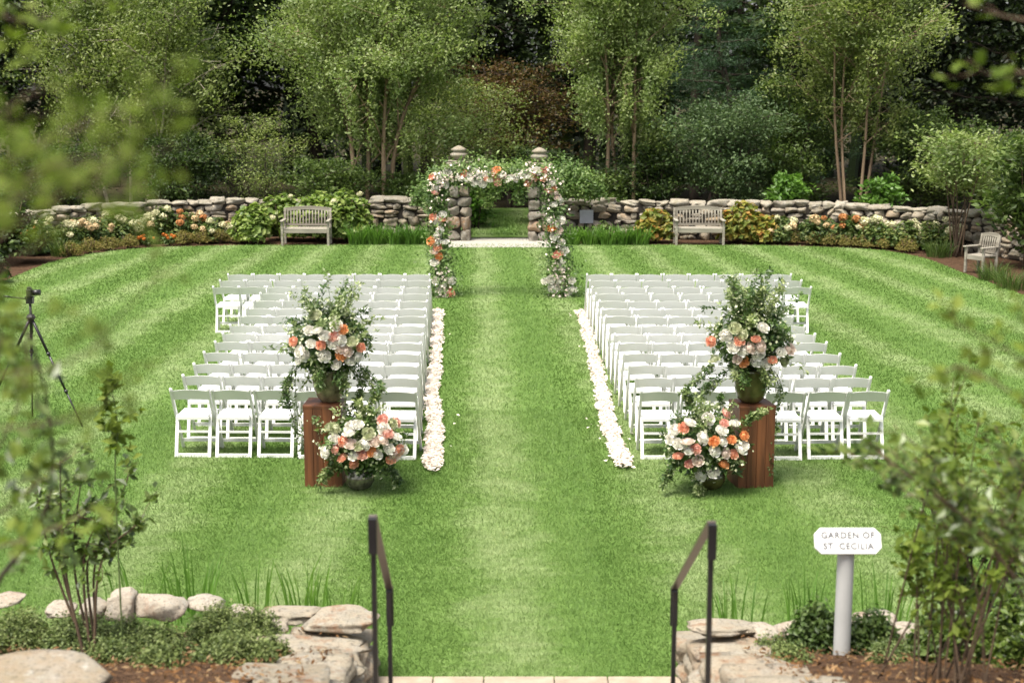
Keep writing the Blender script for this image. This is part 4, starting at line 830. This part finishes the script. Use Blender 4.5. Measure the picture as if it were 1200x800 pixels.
# ------------------------------------------------------------------ tripod with camera
tb = np.array((Q(38, 400, 17.2)[0], 17.2, 0.)); root = thing('camera_tripod', 'black three-legged camera tripod standing on the lawn at the left', 'tripod', tb)
top = np.array((0, 0, 1.36))
for ft in (P(97, 500)-tb, P(38, 488)-tb, P(-22, 497)-tb):
    ft = np.array((ft[0], ft[1], 0.)); q = MB(); d = ft-top
    q.tube([top+d*.0, top+d*.34], .018, 8); q.tube([top+d*.33, top+d*.68], .0145, 8); q.tube([top+d*.67, top+d*1.], .011, 8)
    for t in (.335, .675): q.tube([top+d*(t-.012), top+d*(t+.012)], .024, 8)
    q.build('leg', M['black'], root, True)
q = MB(); q.tube([(0, 0, 1.15), (0, 0, 1.52)], .016, 8); q.build('centre_column', M['black'], root, True)
q = MB(); q.lathe([(0, 0), (.05, 0), (.055, .03), (.035, .06), (0, .06)], (0, 0, 1.33), 12); q.box((0, 0, 1.56), (.08, .07, .07)); q.box((0, 0, 1.605), (.1, .07, .015)); q.build('head', M['black'], root)
q = MB(); q.tube([(-.03, 0, 1.58), (-.28, .02, 1.605)], .009, 6); q.tube([(-.25, .02, 1.602), (-.33, .025, 1.61)], .014, 6); q.build('pan_handle', M['black'], root, True)
c2 = thing('camera', 'small black camera mounted on the tripod at the left', 'camera', tb+np.array((0, 0, 1.613)), R(-80))
q = MB(); q.box((0, 0, .045), (.13, .06, .09)); q.box((0, 0, .1), (.05, .05, .03)); q.build('body', M['black'], c2, bevel=.006)
q = MB(); q.tube([(0, .03, .045), (0, .13, .045)], [.034, .036], 14); q.build('lens', M['black'], c2, True)
q = MB(); q.box((0, -.031, .045), (.07, .004, .05)); q.build('screen', M['slate'], c2)

# ------------------------------------------------------------------ foreground: rails, stones, sign, plants
def rail(label, near, far, fn, ff):
    root = thing('handrail', label, 'handrail', (near[0], near[1], 0), 0, 'black iron handrails'); o_ = np.array((near[0], near[1], 0)); a = near-o_; b = far-o_
    for p, z in ((a, fn), (b, ff)):
        q = MB(); q.beam((p[0], p[1], z-.05), (p[0], p[1], p[2]-.01), .025, .025); q.build('post', M['black'], root, bevel=.003)
    q = MB(); up = np.array((0, 0, .008)); q.beam(a+up, b+up, .041, .014); q.build('rail_bar', M['bronze'], root, bevel=.003)
    sgn = 1.
    for p, l in ((a, .17), (b, .23)):
        q = MB(); q.box((p[0], p[1]-.03 if p is a else p[1]+.03, p[2]-l/2+.006), (.041, .022, l)); q.build('rail_return', M['black'], root, bevel=.003)
rail('black iron handrail on the left of the steps', Q(437, 606, 6.3), Q(456, 690, 7.5), 1.08, .5)
rail('black iron handrail on the right of the steps', Q(834, 613, 6.3), Q(791, 690, 7.5), 1.08, .5)
# dry-laid cheek walls beside the landing and front face of the beds
def cheek(label, x0, x1, seed):
    rng = np.random.default_rng(seed); root = thing('step_wall', label, 'stone wall', ((x0+x1)/2, 9.2, 0), 0, 'low stone walls beside the steps'); q = MB(); ox = (x0+x1)/2
    for lv_, z in enumerate((.07, .2, .33, .46, .59, .72, .85, .98, 1.11, 1.24, 1.37)):
        y = 5.0
        while y < 9.75:
            l = rng.uniform(.3, .6); l = min(l, 9.8-y+.05)
            if z > bank_z(y+l/2)-.02: y += l; continue
            V, F = rock((rng.normal(0, .01), y+l/2-9.2, z), ((x1-x0)*rng.uniform(.95, 1.1), l*1.04, .155), rng, .7, .06); q.add(V, F); y += l
    q.build('stonework', M['ledge'], root, True); return root
cheek('rough low stone wall on the left of the landing', XL-.6, XL, 700); cheek('rough low stone wall on the right of the landing', XR, XR+.6, 701)
def bedwall(label, x0, x1, seed):
    rng = np.random.default_rng(seed); root = thing('retaining_wall', label, 'stone wall', ((x0+x1)/2, 9.66, 0), 0, 'low retaining walls of the raised beds'); q = MB()
    for z in (.06, .2):
        x = x0
        while x < x1:
            l = rng.uniform(.25, .55); V, F = rock((x+l/2-(x0+x1)/2, rng.normal(0, .015), z), (l*1.04, .26, .165), rng, .65, .08); q.add(V, F); x += l
    q.build('stonework', M['ledge'], root, True)
bedwall('low stone face of the left raised bed towards the lawn', -9, XL-.58, 702); bedwall('low stone face of the right raised bed towards the lawn', XR+.58, 9, 703)
def stone(label, px, py, wpx, hpx, z, seed, m='edging', dp=None, tilt=0., box=.45, rough=.11, grp='pale stones edging the raised beds'):
    rng = np.random.default_rng(seed); c = P(px, py, z); k = np.linalg.norm(c-np.array((0, 0, CAM_H)))/FPX; wd = wpx*k; h = hpx*k; dpt = dp or wd*.7
    hh = max(.08, (h-.40*dpt)/.92) if dp is None else max(.06, (h-.4*dpt)/.92)
    V, F = rock((0, 0, 0), (wd, dpt, hh*1.15), rng, box, rough, rng.uniform(-.2, .2), tilt); mb = MB(); mb.add(V, F); o = mb.build('edging_stone' if m == 'edging' else ('boulder' if m == 'boulder' else 'ledge_stone'), M[m], None, True, loc=tuple(c))
    return tag(o, label, 'stone', grp)
SL = [(8, 703, 34, 24, 'pale stone at the left frame edge behind the shrub stems'), (72, 714, 30, 24, 'small pinkish stone behind the thin shrub stems'), (109, 712, 30, 32, 'greyish stone directly left of the upright rounded stone'), (142, 710, 33, 44, 'upright rounded pinkish stone left of the shrub stems, tallest'), (190, 711, 58, 36, 'broad pale boulder-like stone with flat top in the left row'), (241, 708, 44, 27, 'pointed brownish stone right of the broad pale one'), (283, 718, 30, 18, 'small stone half hidden by the low sedum cushion')]
for i, (a, b, c, d, lb) in enumerate(SL): stone(lb, a, b, c, d, .44, 710+i, dp=.26, tilt=(.1 if i != 2 else .5), box=.4)
SR = [(897, 740, 36, 26, 'small rounded whitish stone right of the right cheek wall'), (938, 735, 62, 26, 'long pale stone left of the signpost'), (1024, 729, 46, 32, 'pale wedge-shaped stone right of the signpost'), (1057, 741, 34, 28, 'rounded stone second right of the signpost'), (1096, 742, 26, 22, 'small stone amid the dark shrub stems'), (1130, 740, 32, 26, 'pinkish stone right in the dark shrub'), (1176, 738, 34, 26, 'pale stone at the right frame edge')]
for i, (a, b, c, d, lb) in enumerate(SR): stone(lb, a, b, c, d, .43, 730+i, dp=.26, box=.4)
LL = [(340, 719, 64, 26, .44, 'thin flat ledge stone beside the sedum, left of the steps'), (398, 728, 96, 40, .46, 'large whitish ledge stone at the lawn corner left of the steps'), (362, 762, 140, 40, .5, 'long flat rusty ledge stone in the middle of the left steps wall'), (372, 788, 116, 34, .52, 'flat ledge stone at the lower frame edge left of the steps'), (345, 806, 130, 34, .56, 'lowest ledge stone cut by the frame left of the steps'), (318, 738, 40, 24, .44, 'small stone wedged beside the sedum cushion')]
for i, (a, b, c, d, z, lb) in enumerate(LL): stone(lb, a, b, c, d, z, 750+i, 'ledge', dp=d/FPX*10.*1.75, box=.34, rough=.17, tilt=.07*(-1)**i, grp='flat ledge stones beside the steps')
LR = [(846, 735, 88, 30, .45, 'flat ledge stone at the lawn corner right of the steps'), (860, 768, 84, 34, .5, 'whitish flat ledge stone in the middle of the right steps wall'), (878, 794, 90, 34, .53, 'tan ledge stone at the lower frame edge right of the steps'), (838, 800, 50, 30, .45, 'lowest narrow ledge stone by the right handrail')]
for i, (a, b, c, d, z, lb) in enumerate(LR): stone(lb, a, b, c, d, z, 760+i, 'ledge', dp=d/FPX*10.*1.75, box=.34, rough=.17, tilt=.06*(-1)**i, grp='flat ledge stones beside the steps')
stone('big blurred tan boulder in the lower left corner', 40, 800, 170, 70, bank_z(6.9)+.05, 770, 'boulder', .45, 0, .5, .08, None)
# sedum cushions and low plants on the bank
def cushion(label, px, py, z, r, h, n, seed, lm='sedum', leaf=.024, group='low sedum cushions in the raised beds'):
    r *= .64; h *= 1.12; n = int(n*.9)
    rng = np.random.default_rng(seed); c = P(px, py, z); c[2] = bank_z(c[1])-.02; root = thing('sedum_cushion', label, 'low plant', c, 0, group); mb = MB(); stm = MB(); m = int(n/16)
    u = nrm(rng.normal(size=(m, 3))); u[:, 2] = np.abs(u[:, 2]); tips = u*np.array((r, r*.75, h))*rng.uniform(.7, 1.05, m)[:, None]
    for i in range(0, m, 3): stm.tube([tips[i]*np.array((.5, .5, 0)), tips[i]*np.array((.85, .85, .6)), tips[i]], [.004, .003, .002], 3)
    k = np.repeat(np.arange(m), 16); p = tips[k]+rng.normal(size=(len(k), 3))*np.array((.014, .014, .035)); p[:, 2] = np.abs(p[:, 2]); V, F = leaves(p, u[k]*.4+rng.normal(size=(len(k), 3))*.5+np.array((0, 0, .5)), leaf, .5, rng); mb.add(V, F)
    stm.build('stems', M['stem'], root); mb.build('foliage', L[lm], root); return root
cushion('broad green sedum cushion in front of the pale stones at left', 262, 752, .44, .42, .26, 9000, 801)
cushion('sedum cushion beside the thin flat ledge stone', 300, 750, .44, .3, .24, 6000, 802)
cushion('sedum cushion at the lower edge left of the ledge stones', 284, 806, .5, .32, .2, 6000, 803)
cushion('sedum patch between boulder and broad cushion', 185, 765, .5, .34, .2, 6000, 804)
cushion('spreading green sedum behind the big boulder', 95, 752, .5, .5, .24, 9000, 805)
cushion('green sedum at the left frame edge', 20, 745, .5, .42, .26, 7000, 806)
cushion('small sedum at the very bottom beside the boulder', 190, 806, .6, .25, .14, 3500, 807)
cushion('rounded dark green cushion left of the signpost', 955, 765, .44, .3, .3, 5000, 808, 'shrub', .045)
cushion('dark cushion right behind the signpost', 1020, 768, .44, .3, .26, 4500, 809, 'shrub', .045)
cushion('low plant at the foot of the dark right shrub', 1120, 785, .5, .5, .3, 6500, 810, 'near_dark', .06)
cushion('low plant in the lower right corner', 1190, 790, .6, .4, .35, 5000, 811, 'near_dark', .06)
cushion('small sedum in the mulch between the broad cushion and the ledge stones', 318, 776, .5, .2, .14, 2600, 812)
cushion('small sedum at the foot of the leftmost sedum cushion', 150, 742, .5, .26, .18, 3600, 813)
cushion('yellowish sedum in the mulch right of the signpost foot', 1045, 788, .5, .24, .12, 2600, 814)
cushion('low sedum in the mulch left of the signpost foot', 925, 790, .5, .22, .1, 2200, 815)
cushion('mossy sedum between the right ledge stones', 905, 762, .5, .2, .12, 2000, 816)
cushion('small sedum by the lowest ledge stone left of the steps', 252, 792, .55, .24, .14, 3200, 817)
cushion('loose green sedum just right of the boulder', 130, 782, .6, .26, .15, 3400, 818)
cushion('tiny sedum tuft in the mulch under the small wedged stone', 305, 790, .55, .15, .1, 1800, 819)
# scattered dead leaves and bark
rng = np.random.default_rng(31); mb = MB(); n = 6000; x = np.concatenate([rng.uniform(-4.2, XL-.15, n//2), rng.uniform(XR+.3, 4.2, n//2)]); y = rng.uniform(6.2, 9.5, n); z = np.array([bank_z(q) for q in y])+.05+rng.uniform(0, .03, n)
V, F = leaves(np.stack([x, y, z], 1), rng.normal(size=(n, 3))*.4+np.array((0, 0, 1)), .034, .4, rng, vary=.7); mb.add(V, F)
litter = leafmat('leaf_litter', [(.04, .022, .012), (.1, .05, .022), (.17, .09, .04), (.24, .17, .1)], .1, .8, .1)
tag(mb.build('leaf_litter', litter), 'brown bark and dead leaves scattered over the soil of the raised beds', 'leaf litter', kind='stuff')
# iris leaves at the lawn's front edge
for i, (px, py, h, n_, w_) in enumerate([(218, 708, .34, 13, 'behind the broad pale stone'), (290, 712, .26, 10, 'behind the sedum cushion'), (350, 716, .34, 14, 'behind the thin flat ledge stone'), (392, 716, .22, 10, 'behind the whitish ledge stone'), (150, 702, .24, 8, 'behind the upright stone'), (868, 728, .24, 12, 'behind the right ledge stone'), (955, 722, .32, 10, 'left of the signpost'), (1045, 722, .3, 12, 'right of the signpost')]):
    straps('iris_clump', 'thin upright iris leaves on the lawn edge '+w_, 'iris', P(px, py, .2)*np.array((1, 1, 0))+np.array((0, .18, 0)), h+.32, .2, n_+10, L['strap'], 820+i, .016, 'iris leaves along the front lawn edge', .3)
# sign
sy = 8.75; sb = Q(985, 790, sy); zt = Q(988, 645, sy)[2]; root = thing('garden_sign', 'white sign reading GARDEN OF ST. CECILIA on a pale grey post', 'sign', (sb[0], sy, bank_z(sy)-.05))
bz = root.location[2]; q = MB(); q.tube([(0, 0, 0), (0, 0, zt-bz+.02)], .054, 40); q.build('post', M['post'], root)
tl = R(28); pn = MB(); W2, H2, ch = .213, .084, .04; prof = [(-W2+ch, -H2), (W2-ch, -H2), (W2, -H2+ch), (W2, H2-ch), (W2-ch, H2), (-W2+ch, H2), (-W2, H2-ch), (-W2, -H2+ch)]
V = [(x, y, z) for z in (-.012, .012) for x, y in prof]; pn.add(V, [np.array([list(range(8))[::-1], list(range(8, 16))]), np.array([(i, (i+1) % 8, 8+(i+1) % 8, 8+i) for i in range(8)])])
pan = pn.build('panel', M['sign'], root, bevel=.003); pan.location = (0, -.03, zt-bz+.075); pan.rotation_euler = (PI/2-tl, 0, 0)
for txt, yy, sz in (('GARDEN OF', .034, .056), ('ST. CECILIA', -.036, .056)):
    fc = bpy.data.curves.new('lettering', 'FONT'); fc.body = txt; fc.size = sz; fc.align_x = 'CENTER'; fc.align_y = 'CENTER'; fc.extrude = .001; fc.offset = .0013; fc.space_character = 1.12; fc.materials.append(M['ink'])
    tmp = bpy.data.objects.new('lettering', fc); COL.objects.link(tmp); bpy.context.view_layer.update(); me = bpy.data.meshes.new_from_object(tmp); bpy.data.objects.remove(tmp); t = link('lettering', me); t.parent = pan; t.location = (0, yy, .0145)

# leafy shrubs and overhanging branches near the camera
def branchy(name, label, cat, base, branches, leaf, lm, bm, seed, per=16, r=.012, asp=.55, twig=.22, fan=3, z0=.3, group=None, up=.6):
    """branches: list of world polylines; side twigs with leaves grow from them"""
    rng = np.random.default_rng(seed); root = thing(name, label, cat, base, 0, group); o_ = np.array(root.location); wd = MB(); lv = MB()
    for br in branches:
        cv = bez([np.asarray(p)-o_ for p in br], 16); wd.tube(cv, np.linspace(r, r*.3, 16), 6); ln = np.linalg.norm(np.diff(cv, axis=0), axis=1).sum()
        m = max(2, int(ln/.11*fan/3))
        for j in range(m):
            t = rng.uniform(z0, 1.)*14.99; i = int(t); p = cv[i]+(cv[i+1]-cv[i])*(t-i); d = nrm(nrm(cv[i+1]-cv[i])*.6+rng.normal(size=3)*.75+np.array((0, 0, .15))); l = twig*rng.uniform(.5, 1.3); e = p+d*l+np.array((0, 0, -.05*l)); sprig(wd, lv, [p, (p+e)/2+rng.normal(0, .01, 3), e], per, leaf, rng, asp, .03, r*.28)
    wd.build('branches', bm, root, True); lv.build('leaves', lm, root); return root
def near(px, py, Y): return Q(px, py, Y)
def gz(px, Y): return np.array((Q(px, 400, Y)[0], Y, bank_z(Y)-.03))
# sharp-ish young shrub in the left bed
b0 = gz(85, 8.9)
branchy('leafy_shrub', 'young multi-stemmed leafy shrub rising behind the pale stones at left', 'shrub', b0,
        [[b0+np.array((rx*.5, ry, 0)), near(px*.45+80*.55, 660, 8.9+ry), near(px, py, 8.8+ry)] for px, py, rx, ry in [(60, 590, -.05, 0), (95, 560, 0, .05), (120, 600, .04, -.05), (150, 560, .05, .1), (40, 570, -.1, .1), (130, 640, .08, 0), (70, 540, 0, -.1), (165, 610, .1, -.1)]], .075, L['near_dark'], M['twig'], 901, 9, .011, .5, .2, 3, .45)
b0 = gz(125, 8.6)
branchy('leafy_shrub', 'single leafy stem standing up before the lawn left of the chairs', 'shrub', b0, [[b0, near(135, 560, 8.7), near(138, 500, 8.7), near(130, 450, 8.7)]], .08, L['near'], M['stem'], 902, 8, .006, .5, .13, 3.5, .45)
# out-of-focus shrub nearer at the left: dark leaning stem and leafy branches
b0 = np.array((-2.0, 4.4, bank_z(4.4)-.05))
brs = [[b0, near(-20, 715, 4.3), near(40, 625, 4.2), near(62, 560, 4.1), near(55, 470, 4.0), near(35, 390, 3.9)]]
branchy('overhanging_shrub', 'blurred leaning dark-stemmed shrub near the camera, crossing the tripod at left', 'shrub', b0, brs, .055, L['near_dark'], M['bark'], 903, 6, .010, .6, .16, 2.6, .3)
b0 = np.array((-1.25, 2.05, bank_z(2.05)-.05)); v = 2.05
brs = [[b0, near(-90, 520, v), near(-60, 300, v), near(0, 200, v), near(90, 150, v-.05), near(185, 110, v-.05)], [near(-60, 320, v), near(40, 250, v), near(120, 200, v-.1), near(215, 170, v)], [near(-60, 300, v), near(10, 230, v-.2), near(70, 190, v-.2), near(150, 190, v-.2)], [near(-80, 400, v), near(-20, 330, v), near(40, 290, v), near(100, 250, v)], [near(-60, 300, v), near(-30, 180, v+.1), near(20, 120, v+.1), near(60, 95, v+.1)], [near(-85, 440, v), near(-30, 420, v), near(20, 380, v), near(60, 350, v)], [near(-40, 260, v), near(60, 220, v+.2), near(140, 215, v+.2), near(190, 230, v+.2)], [near(-85, 460, v+.3), near(0, 440, v+.3), near(90, 420, v+.3), near(150, 360, v+.3), near(195, 310, v+.3)], [near(-85, 500, v+.3), near(20, 500, v+.3), near(110, 480, v+.3), near(150, 440, v+.3)]]
branchy('overhanging_tree', 'strongly blurred leafy branches of a young tree filling the upper left', 'tree', b0, brs, .022, L['near'], M['twig'], 904, 8, .003, .62, .08, 6., .2)
b0 = np.array((-1.75, 3.1, bank_z(3.1)-.05))
branchy('overhanging_shrub', 'blurred pale green leafy shoots along the left frame edge in front of the tripod', 'shrub', b0, [[b0, near(-70, 640, 3.3), near(-10, 540, 3.3), near(30, 450, 3.3), near(30, 370, 3.3)], [near(-70, 640, 3.3), near(0, 600, 3.3), near(50, 560, 3.3), near(95, 520, 3.3)], [near(-60, 600, 3.3), near(-20, 480, 3.3), near(0, 400, 3.3), near(-10, 330, 3.3)], [near(-75, 650, 3.3), near(0, 640, 3.2), near(60, 620, 3.2), near(120, 590, 3.2)]], .045, L['near'], M['twig'], 910, 6, .005, .62, .11, 3., .3)
b0 = np.array((-1.9, 3.0, bank_z(3)-.05))
branchy('overhanging_tree', 'sparse leafy twigs reaching into the top left corner', 'tree', b0, [[b0, near(-260, 400, 3.1), near(-120, 60, 3.2), near(-20, 20, 3.2), near(45, 30, 3.2)], [near(-120, 60, 3.2), near(-40, -30, 3.2), near(60, -15, 3.2), near(165, -5, 3.2)]], .05, L['near'], M['twig'], 905, 4, .008, .6, .1, 1.6, .62)
# right: bushy shrub beside the sign
b0 = gz(1125, 7.2); sb_ = []
rngS = np.random.default_rng(44)
for i in range(22):
    px = rngS.uniform(1060, 1260); py = rngS.uniform(400, 690) if px > 1110 else rngS.uniform(470, 690); Y = 7.2+rngS.normal(0, .25); s_ = b0+np.array((rngS.normal(0, .12), rngS.normal(0, .12), 0)); e = near(px, py, Y); sb_.append([s_, s_*.45+e*.55+np.array((0, 0, .1)), e])
branchy('leafy_shrub', 'large airy light green shrub to the right of the sign', 'shrub', b0, sb_, .06, L['near'], M['twig'], 906, 8, .006, .55, .17, 3, .36)
b0 = gz(1165, 9.1); sb_ = []
for i in range(20):
    px = rngS.uniform(1085, 1250); py = rngS.uniform(540, 720); e = near(px, py, 9.1+rngS.normal(0, .2)); s_ = b0+np.array((rngS.normal(0, .12), rngS.normal(0, .1), 0)); sb_.append([s_, s_*.45+e*.55, e])
branchy('leafy_shrub', 'dark dense shrub low at the right edge behind the blurred light green one', 'shrub', b0, sb_, .07, L['near_dark'], M['bark'], 911, 9, .01, .55, .2, 3, .25)
b0 = np.array((2.2, 5.2, bank_z(5.2)-.05)); sb_ = []
for i in range(15):
    px = rngS.uniform(985, 1225); py = rngS.uniform(495, 535) if px < 1085 else rngS.uniform(500, 640); Y = 5.2+rngS.normal(0, .2); s_ = b0+np.array((rngS.normal(0, .1), rngS.normal(0, .1), 0)); e = near(px, py, Y); sb_.append([s_, s_*.5+e*.5+np.array((.16, 0, .12)), e])
branchy('leafy_shrub', 'blurred light green shrub tips reaching over the lawn beside the right chairs', 'shrub', b0, sb_, .05, L['near_dark'], M['twig'], 907, 6, .006, .6, .15, 1.9, .62)
b0 = np.array((1.75, 3.0, bank_z(3)-.05))
branchy('overhanging_shrub', 'strongly blurred dark leafy sprigs at the right over the lawn', 'shrub', b0, [[b0, near(1290, 560, 3.2), near(1240, 460, 3.2), near(1180, 410, 3.2), near(1120, 380, 3.2)], [near(1250, 480, 3.2), near(1220, 400, 3.2), near(1190, 370, 3.2)], [near(1270, 520, 3.2), near(1200, 470, 3.2), near(1130, 430, 3.2), near(1105, 440, 3.2)]], .038, L['near'], M['twig'], 908, 6, .005, .65, .1, 3.2, .4)
b0 = np.array((2.0, 3.2, bank_z(3.2)-.05))
branchy('overhanging_tree', 'blurred twig with a few leaves hanging in at the upper right', 'tree', b0, [[b0, near(1420, 400, 3.4), near(1330, 140, 3.5), near(1230, 90, 3.5), near(1140, 85, 3.5)], [near(1330, 130, 3.5), near(1260, 40, 3.5), near(1180, 20, 3.5), near(1130, 5, 3.5)]], .05, L['near'], M['twig'], 909, 3, .006, .6, .08, 1.3, .62)
